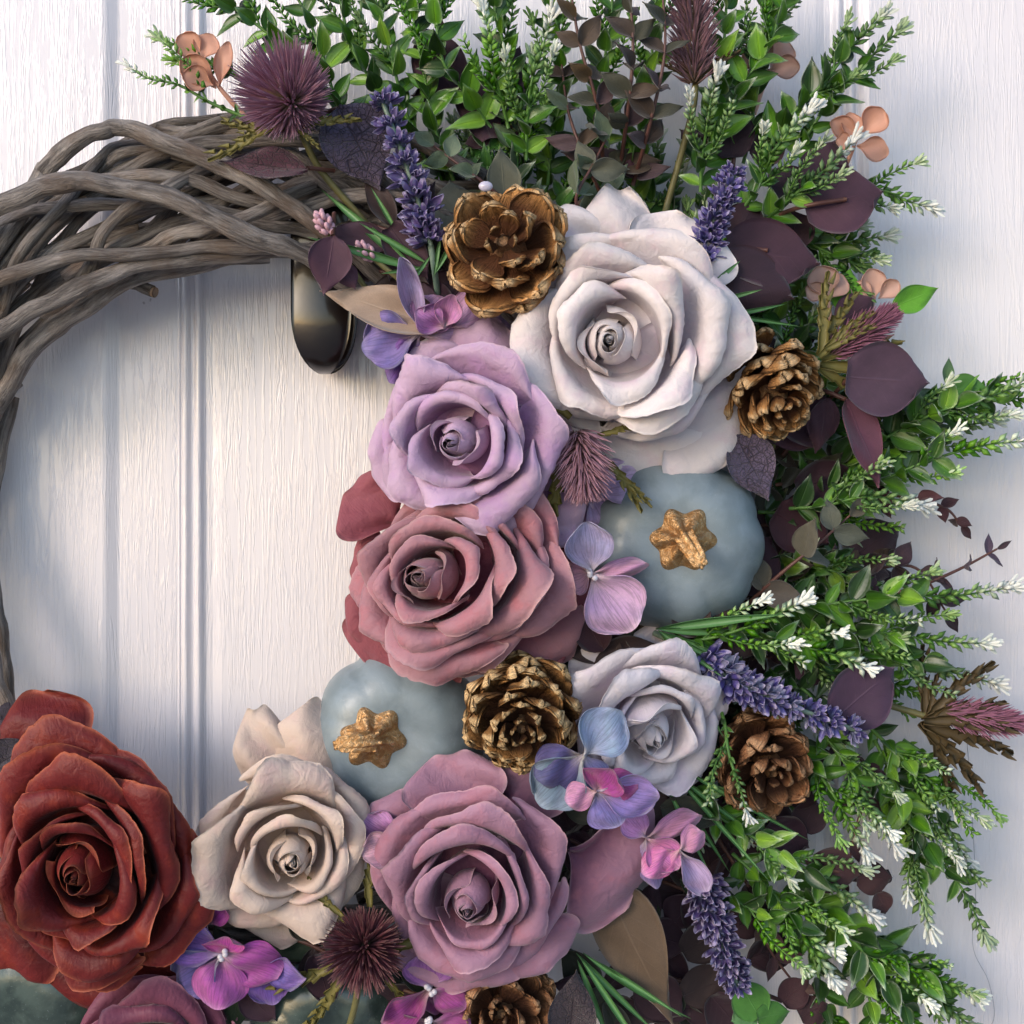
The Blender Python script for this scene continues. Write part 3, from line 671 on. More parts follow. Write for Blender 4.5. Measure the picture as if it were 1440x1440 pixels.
petals(rl, 200, 'rose_lilac', [(655, 545, 112, 150, 62, -.25, .1), (620, 540, 70, 90, 110, -.2, .1), (735, 640, 100, 130, -20, -.1, .1), (740, 690, 100, 110, -48, -.2, .1), (590, 640, 75, 120, 190, -.1, .1), (650, 690, 60, 120, -90, -.1, .1)], 2.0)
petals(rw2, 150, 'rose_white_cool', [(872, 990, 118, 90, 116, -.2, .1), (912, 985, 108, 100, 80, -.1, .1), (945, 1000, 70, 140, 15, -.1, .1), (905, 1070, 90, 90, -58, -.1, .1), (935, 1050, 70, 120, -30, -.1, .1), (845, 980, 50, 90, 170, 0, .1)], 2.2)

# ------------------------------------------------------------------ pine cones
def cone_scale_mesh(name, mat, seed, L=36, Wd=30, th=4.5):
    nu, nv = 11, 16; P = np.zeros((nu, nv, 3)); rs = np.random.RandomState(seed); ph = rs.rand(5)*6.28
    for j in range(nv):
        v = math.sin(j/(nv-1)*PI/2); w_ = (.30+.70*sm(np.array(v*1.5)))*(1 if v < .62 else math.sqrt(max(0.004, 1-((v-.62)/.38)**2)))
        for i in range(nu):
            s = -1+2*i/(nu-1); x = s*Wd/2*w_
            P[i, j] = (x*(1+.05*math.sin(v*9+ph[0])), L*v-2.5*s*s*v, 7*v*v+5.0*(s*s)*v+7*max(0, v-.7)*2+1.8*math.sin(s*3+ph[1])*v+1.0*math.sin(s*9+ph[2])*v+(1.6*math.sin(s*5+ph[3])-1.0 if v > .9 else 0))
    v_, f, u = grid_solid(P, th, edge=.45)
    h = len(v_)//2
    # thicken towards the tip: apophysis
    return mesh_from(name, v_, f, u, M[mat])
def pine_cone(label, p, R, mat, axis, seed, n=64, hgt=1.25, open_=1.0, up=.2):
    root = thing('pine_cone', label, 'pine cone', p, 'pine cones fixed among the flowers'); k = (D-p[2]-R*.5)/D
    A = mat4((0, 0, 0), frame(*(Vector((0.1, 1, 0)), Vector(axis))), k)
    ax = Vector(axis).normalized(); x = ax.cross(Vector((0, 1, 0.02))).normalized(); y = ax.cross(x); A = Matrix(((x.x, y.x, ax.x, 0), (x.y, y.y, ax.y, 0), (x.z, y.z, ax.z, 0), (0, 0, 0, 1))) @ Matrix.Scale(k, 4)
    meshes = [cone_scale_mesh('scale', mat, seed*10+q) for q in range(4)]
    rs = np.random.RandomState(seed); H = R*hgt
    for i in range(n):
        t = (i+.5)/n                      # 0 base .. 1 apex
        a = i*2.39996; z = -H*.5+H*(t**.92)
        core = R*.30*math.sin(PI*(.12+.80*t))**.6
        prof = math.sin(PI*(.20+.74*t**1.05))**.75
        L = (R*prof-core*.6)*(1 if t < .9 else .8); L = max(L, R*.20)
        el = math.radians(-12+t**1.4*78*open_)+math.radians(rs.uniform(-13, 13)); a += rs.uniform(-.12, .12)
        d = Vector((math.cos(a)*math.cos(el), math.sin(a)*math.cos(el), math.sin(el)))
        nrm = Vector((-math.cos(a)*math.sin(el), -math.sin(a)*math.sin(el), math.cos(el)))
        loc = Vector((math.cos(a)*core*.5, math.sin(a)*core*.5, z-L*math.sin(el)*.35))
        L *= rs.uniform(.88, 1.1); s = L/36; sw = s*(.85+.35*(1-t)) if s > .6 else s*1.1
        Mx = mat4(loc, frame(d, nrm), (max(sw, .42)*rs.uniform(.92, 1.1), s, max(s, .7)))
        part('scale', meshes[i % 4], root, A @ Mx @ Matrix.Rotation(rs.uniform(-.32, .32), 4, 'Y'))
    v, f, u, _ = tube(np.array([(0, 0, -H*.5), (0, 0, -H*.2), (0, 0, H*.15), (0, 0, H*.42)]), [R*.25, R*.32, R*.28, R*.08], 12); part('core', mesh_from('core', v, f, u, M['cone_dark']), root, A.copy())
    return root
pine_cone('pine cone with wide open scales touching the left of the large white rose', (715, 357, 210), 104, 'cone', (-.2, .25, 1), 3, 32, 1.0, .68)
pine_cone('pine cone on its side at the right edge of the large white rose', (1080, 540, 170), 80, 'cone', (.30, -.75, .75), 5, 46, 1.6, .8)
pine_cone('closed pine cone with pale gold rims under the dusty pink rose', (735, 1000, 215), 88, 'cone_gilt', (-.05, -.35, 1), 9, 62, 1.45, .75)
pine_cone('russet pine cone below the lavender right of the small white rose', (1072, 1068, 130), 80, 'cone_dark', (.25, -.35, 1), 12, 34, 1.2, .8)
pine_cone('dark pine cone half hidden at the bottom edge below the mauve rose', (705, 1415, 140), 82, 'cone_dark', (0, .1, 1), 15, 36, 1.2, .8)

# ------------------------------------------------------------------ pumpkins
def pumpkin(label, p, R, mat, stem_at, stem_rot, bendto, seed, ns=9, sy=1.0, stem=True, axis=(0, 0, 1)):
    root = thing('pumpkin', label, 'pumpkin', p, 'small pumpkins with gilded stems'); k = (D-p[2]-R*.4)/D
    nu, nv = 109, 34; V = []; U = []
    rs = np.random.RandomState(seed); ph = rs.rand(4)*6.28
    for i in range(nu):
        a = 2*PI*i/(nu-1)
        rib = 1+.055*(abs(math.cos(ns*a/2+ph[0]))**.8-.6)+.012*math.sin(2*a+ph[1])
        for j in range(nv):
            t = PI*j/(nv-1); dimple = math.exp(-(t/.42)**2)
            q = R*math.sin(t)**.92*(1+(rib-1)*min(1, math.sin(t)*1.6)); z = R*.70*math.cos(t)-R*.16*dimple
            V.append((q*math.cos(a), q*math.sin(a)*sy, z)); U.append((i/(nu-1), j/(nv-1)))
    A = Matrix.Scale(k, 4); ax = Vector(axis).normalized(); A = Vector((0, 0, 1)).rotation_difference(ax).to_matrix().to_4x4() @ A
    part('pumpkin_skin', mesh_from('pumpkin_skin', V, grid_faces(nu, nv, 0, True), U, M[mat]), root, A)
    if stem:
        n1, n2 = 73, 22; V = []; U = []; Rs = R*.36
        for i in range(n1):
            a = 2*PI*i/(n1-1)
            for j in range(n2):
                t = j/(n2-1)
                if t < .55:
                    s = t/.55; r = Rs*(1-.70*sm(np.array(s))**.8)*(1+.13*math.cos(6*a+stem_rot)+.03*math.sin(2*a)); z = Rs*(-.10+.75*s)+Rs*.10*s*math.cos(6*a+stem_rot)
                    if s < .12: z = Rs*(-.22+.12*s/.12*1.2)
                    cx = cy = 0
                elif t < .93:
                    s = (t-.55)/.38; r = Rs*(.30-.10*s)*(1+.22*math.cos(6*a+stem_rot+s)); z = Rs*(.65+.35*math.sin(s*PI/2)); cx = bendto[0]*s**1.2; cy = bendto[1]*s**1.2
                else:
                    s = (t-.93)/.07; r = Rs*.20*(1-s)+.1; z = Rs*(1.0+.03*s); cx, cy = bendto
                V.append((r*math.cos(a)+cx, r*math.sin(a)+cy, z+R*.56)); U.append((i/(n1-1), t))
        me = mesh_from('stalk', V, grid_faces(n1, n2), U, M['gold'])
        q = W((stem_at[0], stem_at[1], p[2]+R*.0))-W(p)
        part('stalk', me, root, Matrix.Translation(Vector((q[0], q[1], 0))) @ A, label='gilded star shaped stalk')
    return root
pumpkin('grey blue pumpkin with gold stalk under the large white rose', (948, 762, 120), 129, 'pumpkin', (952, 757), .3, (18, -32), 3, sy=1.0)
pumpkin('grey blue pumpkin with bent gold stalk between the dusty pink and cream roses', (562, 1028, 105), 124, 'pumpkin', (532, 1026), 1.0, (-44, -2), 5, sy=.98)
pumpkin('dark green glossy pumpkin in the bottom left corner under the red rose', (40, 1420, 80), 135, 'pumpkin_dark', (0, 0), 0, (0, 0), 7, stem=False)
pumpkin('dark green glossy pumpkin behind the maroon thistle', (470, 1440, 95), 120, 'pumpkin_dark', (0, 0), 0, (0, 0), 8, stem=False)

# ------------------------------------------------------------------ hydrangea florets
HP = [bmesh_('petal', 'hydrangea', 40, 42, 'petal', cup=c, bend=b, nu=13, nv=13, wave=w_, seed=s, th=1.1) for c, b, w_, s in ((.30, .12, 1.4, 1), (-.35, .22, 1.8, 2), (.5, -.16, 1.8, 3), (-.25, .35, 1.6, 4))]
BEAD = None
def sphere_mesh(name, r, mat, n=10, m=7, sc=(1, 1, 1)):
    V = []; 
    for i in range(n+1):
        for j in range(m+1):
            a = 2*PI*i/n; t = PI*j/m; V.append((r*math.sin(t)*math.cos(a)*sc[0], r*math.sin(t)*math.sin(a)*sc[1], r*math.cos(t)*sc[2]))
    return mesh_from(name, V, grid_faces(n+1, m+1, 0, True), np.zeros((len(V), 2)), M[mat])
BEAD = sphere_mesh('stamen', 4.2, 'bead')
HG = 'dyed hydrangea florets tucked between the roses'
def floret(label, c, petals, beads=3, seed=0):
    """petals: (direction deg, length px, width px, colour, tilt, mesh)"""
    root = thing('hydrangea_floret', label, 'hydrangea', c, HG); rs = np.random.RandomState(seed+77); k = (D-c[2])/D
    for (deg, L, wd, col, tilt, mi) in petals:
        a = math.radians(deg); t = math.radians(tilt)
        d = (math.cos(a)*math.cos(t), math.sin(a)*math.cos(t), math.sin(t)); n = (-math.cos(a)*math.sin(t)+rs.uniform(-.12, .12), -math.sin(a)*math.sin(t)+rs.uniform(-.12, .12), math.cos(t))
        part('petal', HP[mi], root, mat4((0, 0, rs.uniform(-3, 3)), frame(d, n), (wd/42*k, L/40*k, L/40*k)), srgb(col))
    for b in range(beads):
        part('stamen', BEAD, root, mat4((rs.uniform(-6, 6), rs.uniform(-6, 6), 5+rs.uniform(0, 3)), Matrix.Identity(3), k))
VI, LI, PK, MG, BL, IN, SB = '#8470ad', '#b89fc6', '#cc8fb2', '#a64a86', '#919fc2', '#544b80', '#8090a8'
floret('violet and lilac floret at the left above the lilac rose', (592, 470, 185), [(190, 88, 84, VI, -5, 0), (105, 110, 34, LI, 8, 2), (2, 130, 96, '#c8a3cc', 0, 3), (232, 86, 60, '#7c4fa0', -12, 1), (60, 60, 66, '#cf9cc4', 12, 0)], 0, 1)
floret('magenta tinged floret just above the lilac rose', (625, 462, 195), [(40, 90, 60, '#d6a9cf', 5, 1), (150, 48, 46, '#c182bd', 15, 2), (75, 50, 40, '#cf8fb8', 18, 2)], 0, 14)
floret('lilac floret behind the pink thistle under the white rose', (832, 690, 165), [(20, 70, 66, '#cbaed4', 0, 0), (235, 82, 70, '#cdb2d6', -5, 1), (300, 66, 60, '#b79cc8', -10, 0), (150, 60, 55, LI, 5, 3)], 0, 2)
floret('floret with one round pink lilac petal on the upper grey pumpkin', (832, 806, 225), [(306, 100, 96, '#d9b2d2', 2, 0), (98, 74, 70, '#a79cc0', 6, 2), (8, 80, 28, '#d5a0c0', 10, 1), (200, 40, 50, '#d9a3b4', -5, 0)], 4, 3)
floret('pale blue and indigo floret right of the gold rimmed pine cone', (822, 1062, 268), [(52, 80, 78, BL, 4, 0), (205, 74, 70, IN, 14, 1), (228, 100, 86, SB, -6, 0), (285, 60, 60, '#8d86bd', -8, 3)], 0, 4)
floret('magenta and violet floret below the small white rose', (838, 1112, 272), [(60, 44, 66, MG, 20, 2), (200, 44, 44, PK, 12, 1), (305, 60, 68, '#8f80c0', 8, 1), (-8, 92, 62, '#a98bc9', -2, 0), (10, 58, 52, MG, 14, 3)], 0, 5)
floret('pink floret at the right end of the mauve rose', (908, 1178, 205), [(-42, 62, 54, '#cf7fb4', 12, 0), (20, 84, 36, PK, 6, 1), (-75, 90, 52, '#a58bc4', -8, 3), (130, 44, 44, '#b07fc0', 4, 0)], 0, 6)
floret('bright pink folded floret over the green stems right of the mauve rose', (955, 1195, 215), [(215, 60, 46, '#da82b8', 14, 1), (35, 42, 40, PK, 10, 1), (300, 70, 40, LI, -8, 2)], 0, 16)
floret('pink floret with cream rims between the cream and mauve roses', (562, 1185, 190), [(150, 62, 62, '#c58bbd', 5, 0), (195, 56, 52, '#d9a9b8', 12, 2), (245, 90, 44, '#8d4f74', -8, 1), (30, 60, 50, '#a97cab', -5, 3)], 0, 7)
floret('violet and magenta floret with white stamens right of the red rose', (315, 1340, 205), [(160, 92, 70, '#8c63b4', 2, 0), (262, 78, 82, '#b860a8', 14, 1), (335, 82, 70, '#ab509c', 8, 3), (85, 30, 60, '#c2559a', 22, 2), (215, 100, 80, '#6a5a9c', -14, 0)], 4, 8)
floret('magenta floret tucked between the red and cream roses', (292, 1300, 195), [(150, 60, 56, '#b5508f', 12, 1), (60, 50, 44, '#a9458c', 10, 2), (250, 44, 40, '#7c4b96', -8, 0)], 0, 9)
floret('purple floret below the cream rose', (372, 1352, 175), [(280, 62, 60, '#7d57a6', 4, 0), (345, 66, 44, '#8d6cb4', 10, 2), (225, 60, 52, '#6a4a94', -6, 3)], 0, 10)
floret('magenta floret with white stamens at the bottom edge beside the dark cone', (606, 1390, 190), [(95, 52, 76, '#9d63a6', 6, 0), (330, 56, 50, '#a84f8c', 8, 1), (215, 84, 48, '#a54a86', 2, 2), (280, 46, 44, '#8a3f78', -4, 3)], 4, 11)
floret('plum pink floret cut off by the bottom edge', (606, 1436, 190), [(200, 66, 54, '#8a3f70', 4, 0), (340, 60, 52, '#a5558c', 6, 1)], 4, 12)

# ------------------------------------------------------------------ thistles
def bristle_head(bm, core, axis, Rl, L, n, seed, spread=150, rad=1.5, egg=1.0, bias=0.0):
    rs = np.random.RandomState(seed); ax = Vector(axis).normalized(); t1 = ax.orthogonal().normalized(); t2 = ax.cross(t1)
    for i in range(n):
        t = (i+.5)/n; th = math.acos(1-(1-math.cos(math.radians(spread)))*t); a = i*2.39996+rs.uniform(-.2, .2)
        d = ax*math.cos(th)+(t1*math.cos(a)+t2*math.sin(a))*math.sin(th)
        d = (d+Vector((rs.uniform(-.13, .13), rs.uniform(-.13, .13), rs.uniform(-.13, .13)))).normalized(); l = L*(1+egg*math.cos(th))*rs.uniform(.82, 1.1)
        b = Vector(core)+d*Rl; m_ = b+d*l*.5+ax*l*.06; e = b+d*l+ax*l*.2
        P = np.array([b, m_, e]); v, f, u, tt = tube(P, [rad, rad*.95, rad*.18], 4, T=[0, .5, 1]); bm.add(v, f, u, tt)
def spike_head(bm, p0, p1, R, n, seed, rad=1.0, fwd=.5):
    rs = np.random.RandomState(seed); p0 = Vector(p0); p1 = Vector(p1); ax = (p1-p0); L = ax.length; ax.normalize(); t1 = ax.orthogonal().normalized(); t2 = ax.cross(t1)
    for i in range(n):
        t = (i+.5)/n; a = i*2.39996; r = R*(math.sin(PI*min(1, .22+.74*t))**.7)*rs.uniform(.85, 1.1)
        o = t1*math.cos(a)+t2*math.sin(a); b = p0+ax*(L*t*.92)+o*R*.16
        d = (o+ax*(fwd+.9*t*t)+Vector((rs.uniform(-.25, .25), rs.uniform(-.25, .25), rs.uniform(-.25, .25)))).normalized(); e = b+d*r
        P = np.array([b, b+d*r*.55, e+ax*r*.12]); v, f, u, tt = tube(P, [rad, rad, rad*.2], 4, T=[0, .5, 1]); bm.add(v, f, u, tt)
def toothed(L, Wd, seed, th=1.6):
    """narrow bract with toothed edges, along +Y"""
    rs = np.random.RandomState(seed); mb = MB(); nv = 15; nu = 5; P = np.zeros((nu, nv, 3))
    for j in range(nv):
        v = j/(nv-1); w_ = (math.sin(PI*(v*.9+.1)**.8)*.75+.12)*(1+.35*(1 if j % 2 else -1)*(v > .25)); 
        for i in range(nu):
            s = -1+2*i/(nu-1); P[i, j] = (s*Wd/2*w_+2*math.sin(v*5+seed), L*v+(3 if j % 2 else 0), -L*.12*v*v+Wd*.18*s*s)
    v, f, u = grid_solid(P, th); mb.add(v, f, u)
    for q in range(6):
        v0 = .35+.10*q; sd_ = 1 if q % 2 else -1; y = L*v0; w_ = Wd*.4*(1-v0*.4)
        P = np.array([(sd_*w_*.4, y, 0), (sd_*w_*1.0, y+L*.07, 0), (sd_*w_*1.35, y+L*.15, 1)]); a, b, c, _ = tube(P, [2, 1.4, .3], 5); mb.add(a, b, c)
    return mb
BRM = {m: [toothed(60, 9, s).mesh('bract', M[m]) for s in (1, 2, 3)] for m in ('bract', 'bract_brown')}
def rel(root_p, p): return W(p)-W(root_p)
def thistle(label, p, kind, mat, stem, bracts, bmat='bract', **k):
    root = thing('thistle', label, 'thistle', p, 'artificial thistle heads'); bm = MB()
    if kind == 'head': bristle_head(bm, (0, 0, 0), **k)
    else:
        e = rel(p, k.pop('end')); spike_head(bm, (0, 0, 0), e, **k)
    o = part('bristles', bm.mesh('bristles', M[mat]), root, kind='stuff')
    if stem:
        Q = catmull([rel(p, s) for s in stem], 14); v, f, u, _ = tube(Q, 4.5, 7); part('stem', mesh_from('stem', v, f, u, M['stem_olive']), root)
    for i, (x, y, z, deg, L, tl) in enumerate(bracts):
        a = math.radians(deg); t = math.radians(tl); d = (math.cos(a)*math.cos(t), math.sin(a)*math.cos(t), math.sin(t))
        part('bract', BRM[bmat][i % 3], root, mat4(rel(p, (x, y, z)), frame(d, (-math.cos(a)*math.sin(t), -math.sin(a)*math.sin(t)+.2, 1)), (L/60, L/60, L/60)))
    if kind == 'head': part('core', sphere_mesh('core', k.get('Rl', 10)*1.1, 'bract_brown', 12, 9), root)
    return root
thistle('large mauve thistle above the willow ring at the top left', (408, 142, 190), 'head', 'br_mauve', [(412, 158, 180), (430, 200, 165), (455, 245, 150), (520, 320, 130), (580, 400, 110)],
        [(405, 175, 190, 195, 66, 10), (400, 185, 190, 170, 84, 0), (420, 180, 195, 10, 80, 5), (390, 180, 200, 200, 100, -5), (415, 180, 200, 320, 44, 10)], axis=(-.30, .42, .75), Rl=16, L=46, n=860, seed=1, spread=145, rad=1.8, egg=.30)
thistle('round maroon thistle at the bottom between the cream and mauve roses', (512, 1332, 205), 'head', 'br_maroon', [(505, 1380, 190), (498, 1420, 180), (480, 1480, 160)],
        [(490, 1300, 200, 155, 100, 0), (480, 1290, 210, 130, 66, 5), (520, 1275, 190, 88, 84, 0), (555, 1330, 190, 20, 110, 0), (560, 1350, 185, 330, 80, -5), (480, 1350, 190, 205, 110, -5), (490, 1370, 185, 232, 100, -8), (545, 1375, 185, 300, 70, -8)],
        'bract', axis=(-.08, -.05, 1), Rl=16, L=38, n=560, seed=2, spread=125, rad=1.9, egg=.12)
thistle('brown pink thistle spike rising to the top edge between the green sprigs', (976, 118, 130), 'spike', 'br_brown', [(978, 120, 130), (975, 150, 125), (960, 210, 110), (935, 300, 90)],
        [(976, 120, 130, 60, 60, 0), (976, 120, 130, 120, 60, 0), (978, 112, 135, 35, 70, 5), (974, 112, 135, 150, 50, 5)], 'bract_brown', end=(972, -40, 140), R=38, n=380, seed=3, rad=1.4, fwd=.6)
thistle('small pink thistle pointing down from under the white rose', (812, 605, 232), 'spike', 'br_pink', None,
        [(800, 590, 225, 140, 100, 0), (790, 605, 225, 215, 60, 0), (780, 640, 220, 268, 110, -5), (840, 610, 222, 10, 60, 5), (850, 640, 215, 305, 86, 0), (868, 668, 212, 320, 60, 0), (770, 570, 228, 128, 70, 0)], 'bract', end=(828, 706, 240), R=38, n=400, seed=4, rad=1.2, fwd=.5)
thistle('pink tipped thistle right of the side lying pine cone', (1165, 500, 150), 'spike', 'br_tip', [(1150, 510, 150), (1120, 560, 110), (1080, 640, 80)],
        [(1150, 500, 155, 82, 110, 5), (1150, 500, 160, 40, 90, 10), (1155, 505, 155, 15, 110, 0), (1155, 510, 155, -5, 130, 0), (1150, 512, 155, -38, 110, -5), (1150, 500, 150, 60, 100, 0), (1160, 490, 165, 25, 70, 15)], 'bract', end=(1268, 432, 165), R=30, n=380, seed=5, rad=1.1, fwd=1.0)
thistle('pink tipped thistle with brown bracts reaching the right edge', (1325, 1000, 120), 'spike', 'br_tip', [(1305, 1008, 120), (1260, 995, 110), (1190, 975, 90)],
        [(1300, 1010, 120, 70, 70, 0), (1298, 1010, 122, 40, 120, 5), (1300, 1012, 125, 15, 110, 5), (1300, 1015, 122, -20, 130, 0), (1296, 1014, 118, -48, 130, 0), (1298, 1014, 118, -66, 120, 0), (1296, 1012, 118, 85, 100, -5), (1300, 1010, 128, -5, 120, 10)], 'bract_brown', end=(1450, 1020, 130), R=30, n=380, seed=6, rad=1.2, fwd=1.0)
# pink bud clusters
def bud_spike(label, p, ang, n, sc_):
    root = thing('bud_cluster', label, 'flower bud', p); me = sphere_mesh('bud', 5, 'bud_pink', 9, 6, (.7, 1.2, .7)); rs = np.random.RandomState(int(p[0]))
    a = math.radians(ang); ax = Vector((math.cos(a), math.sin(a), .15)).normalized(); t1 = ax.orthogonal().normalized(); t2 = ax.cross(t1)
    for i in range(n):
        t = i/n; q = i*2.4; o = t1*math.cos(q)+t2*math.sin(q); r = 9*math.sin(PI*(.2+.75*t))
        part('bud', me, root, mat4(ax*(t*30)*sc_+o*r*sc_, frame(ax+o*.6, (0, 0, 1)), sc_))
    Q = catmull([(0, 0, 0), tuple(-ax*40+Vector((8, -6, 0))), tuple(-ax*80+Vector((24, -20, -20)))], 8); v, f, u, _ = tube(Q, 3.5, 6); part('stem', mesh_from('stem', v, f, u, M['stem_olive']), root)
bud_spike('pink bud cluster over the willow ring above the hook', (463, 328, 185), 118, 18, 1.0)
bud_spike('small pale bud cluster left of the upper pine cone', (524, 362, 175), 140, 16, .9)

# ------------------------------------------------------------------ lavender
def lav_floret(seed):
    mb = MB(); rs = np.random.RandomState(seed)
    for q in range(5):
        a = 2*PI*q/5+rs.uniform(-.2, .2); sp = rs.uniform(.35, .6)
        d = Vector((math.cos(a)*sp, 1, math.sin(a)*sp)).normalized(); n = Vector((math.cos(a), -.4, math.sin(a)))
        v, f, u = blade(15*rs.uniform(.8, 1.15), 6, 'petal', cup=.6, bend=-.12, nu=5, nv=6, th=.8, seed=seed+q); R3 = frame(d, n)
        Mx = np.array(R3); v = v @ Mx.T; mb.add(v, f, u, u[:, 1])
    P = np.array([(0, -1, 0), (0, 4, 0), (0, 8, 0)]); v, f, u, t = tube(P, [1.6, 2.6, 1.2], 5, T=[0, .1, .3]); mb.add(v, f, u, t)
    return mb.mesh('floret', M['lav'])
LF = [lav_floret(s) for s in (1, 2, 3)]
GB = [bmesh_('leaf', 'grass', 60, 8, 'lance', cup=.2, bend=b, fold=.2, nu=5, nv=12, seed=3, th=1.0) for b in (.1, -.15, .3)]
def lavender(label, pts, n, seed, R=22, leaves=(), cols=('#6d5a92', '#5f5286', '#7d70a4', '#5a4a7a'), stem=None):
    root = thing('lavender', label, 'lavender', pts[0], 'frosted lavender stems'); P = catmull([rel(pts[0], q) for q in pts], 40); rs = np.random.RandomState(seed)
    v, f, u, _ = tube(P, 3.2, 7); part('stem', mesh_from('stem', v, f, u, M['lav_stem']), root)
    if stem:
        Q = catmull([rel(pts[0], q) for q in stem], 14); v, f, u, _ = tube(Q, 4.2, 7); part('stem', mesh_from('stem', v, f, u, M['lav_stem']), root)
    wh = max(4, n//7)
    for i in range(n):
        w_ = (i//7)/wh; t = min(.99, w_+rs.uniform(-.015, .02)+.5/wh); x = t*39; j = int(x); c = P[j]+(P[min(39, j+1)]-P[j])*(x-j); tg = Vector(P[min(39, j+1)]-P[max(0, j-1)]).normalized()
        a = (i % 7)*2*PI/7+rs.uniform(-.35, .35)+w_*5; t1 = tg.orthogonal().normalized(); t2 = tg.cross(t1); o = t1*math.cos(a)+t2*math.sin(a)
        taper = 1-.35*t; d = (o*1.0+tg*rs.uniform(.35, .9)).normalized()
        part('floret', LF[i % 3], root, mat4(Vector(c)+o*R*.22, frame(d, (rs.uniform(-1, 1), rs.uniform(-1, 1), 1)), 1.75*R/22*taper*rs.uniform(.65, 1.2)), srgb(cols[int(rs.randint(len(cols)))]))
    for i, (x, y, z, deg, L) in enumerate(leaves):
        a = math.radians(deg); part('leaf', GB[i % 3], root, mat4(rel(pts[0], (x, y, z)), frame((math.cos(a), math.sin(a), .12), (0.1, -.2, 1)), (L/60*.5+.15, L/60, L/60)))
    return root
lavender('purple lavender spike between the big mauve thistle and upper pine cone', [(606, 345, 175), (590, 290, 185), (565, 215, 190), (535, 135, 190)], 63, 1, 24,
         [(600, 370, 165, 150, 100), (595, 380, 165, 165, 150), (590, 385, 160, 140, 170), (610, 390, 170, 80, 60), (600, 375, 175, 190, 60), (612, 385, 175, 60, 70), (560, 330, 150, 120, 70), (605, 360, 180, 235, 60)], stem=[(606, 345, 175), (612, 385, 165), (618, 430, 140)])
lavender('purple lavender spike at the upper right shoulder of the large white rose', [(988, 372, 175), (1000, 320, 185), (1018, 280, 190), (1036, 236, 195)], 56, 2, 21, cols=('#5a4f8e', '#504482', '#6a5f9c', '#45396e'))
lavender('lavender spike lying sideways right of the small white rose', [(985, 925, 170), (1040, 962, 185), (1110, 992, 185), (1212, 1030, 175)], 77, 3, 24, cols=('#564c8c', '#4b4182', '#766ba4', '#625b98', '#8a8aa8'), stem=[(985, 925, 170), (950, 905, 160), (920, 890, 140)],
         leaves=[(925, 888, 170, -20, 110), (925, 886, 175, -35, 100), (928, 890, 165, -48, 120), (935, 895, 170, -60, 150), (922, 885, 168, 10, 160), (922, 884, 170, -5, 120), (930, 888, 172, -28, 90)])
lavender('dusky lavender spike hanging at the lower right of the mauve rose', [(985, 1230, 150), (1000, 1285, 155), (1020, 1340, 155), (1038, 1388, 150)], 63, 4, 24, cols=('#42355f', '#4c3d70', '#5a4c82', '#35294f'))

# ------------------------------------------------------------------ leafy sprigs
LEAF = [bmesh_('leaf', 'leaf', 34, 16, sh, cup=c, bend=b, fold=.25, nu=7, nv=9, seed=s, th=1.1) for sh, c, b, s in (('oval', .2, .12, 1), ('ovate', .3, -.1, 2), ('lance', .2, .18, 3), ('oval', .5, .05, 4), ('ovate', .15, .25, 5))]
def tipblade(mb, loc, d, n, L, wd, tint):
    V = []; 
    R3 = np.array(frame(d, n)); loc = np.array(loc)
    for (x, y, z) in ((0, 0, 0), (-wd*.45, L*.55, .8), (0, L*.5, -.9), (wd*.45, L*.55, .8), (0, L, 1.2), (0, L*.5, 1.4)): V.append(R3 @ np.array((x, y, z))+loc)
    F = [(0, 2, 1, 1), (0, 3, 2, 2), (1, 2, 4, 4), (2, 3, 4, 4), (0, 1, 5, 5), (0, 5, 3, 3), (1, 4, 5, 5), (5, 4, 3, 3)]
    mb.add(V, F, None, tint)
def clubleaf(mb, loc, d, n, L, wd, tint):
    P = np.array([(0, 0, 0), (0, L*.45, .6), (0, L*.85, 1.0), (0, L, .4)]); R3 = np.array(frame(d, n))
    v, f, u, _ = tube(P, [wd*.16, wd*.26, wd*.40, wd*.12], 5, flat=.55); mb.add(v @ R3.T+np.array(loc), f, u, tint)
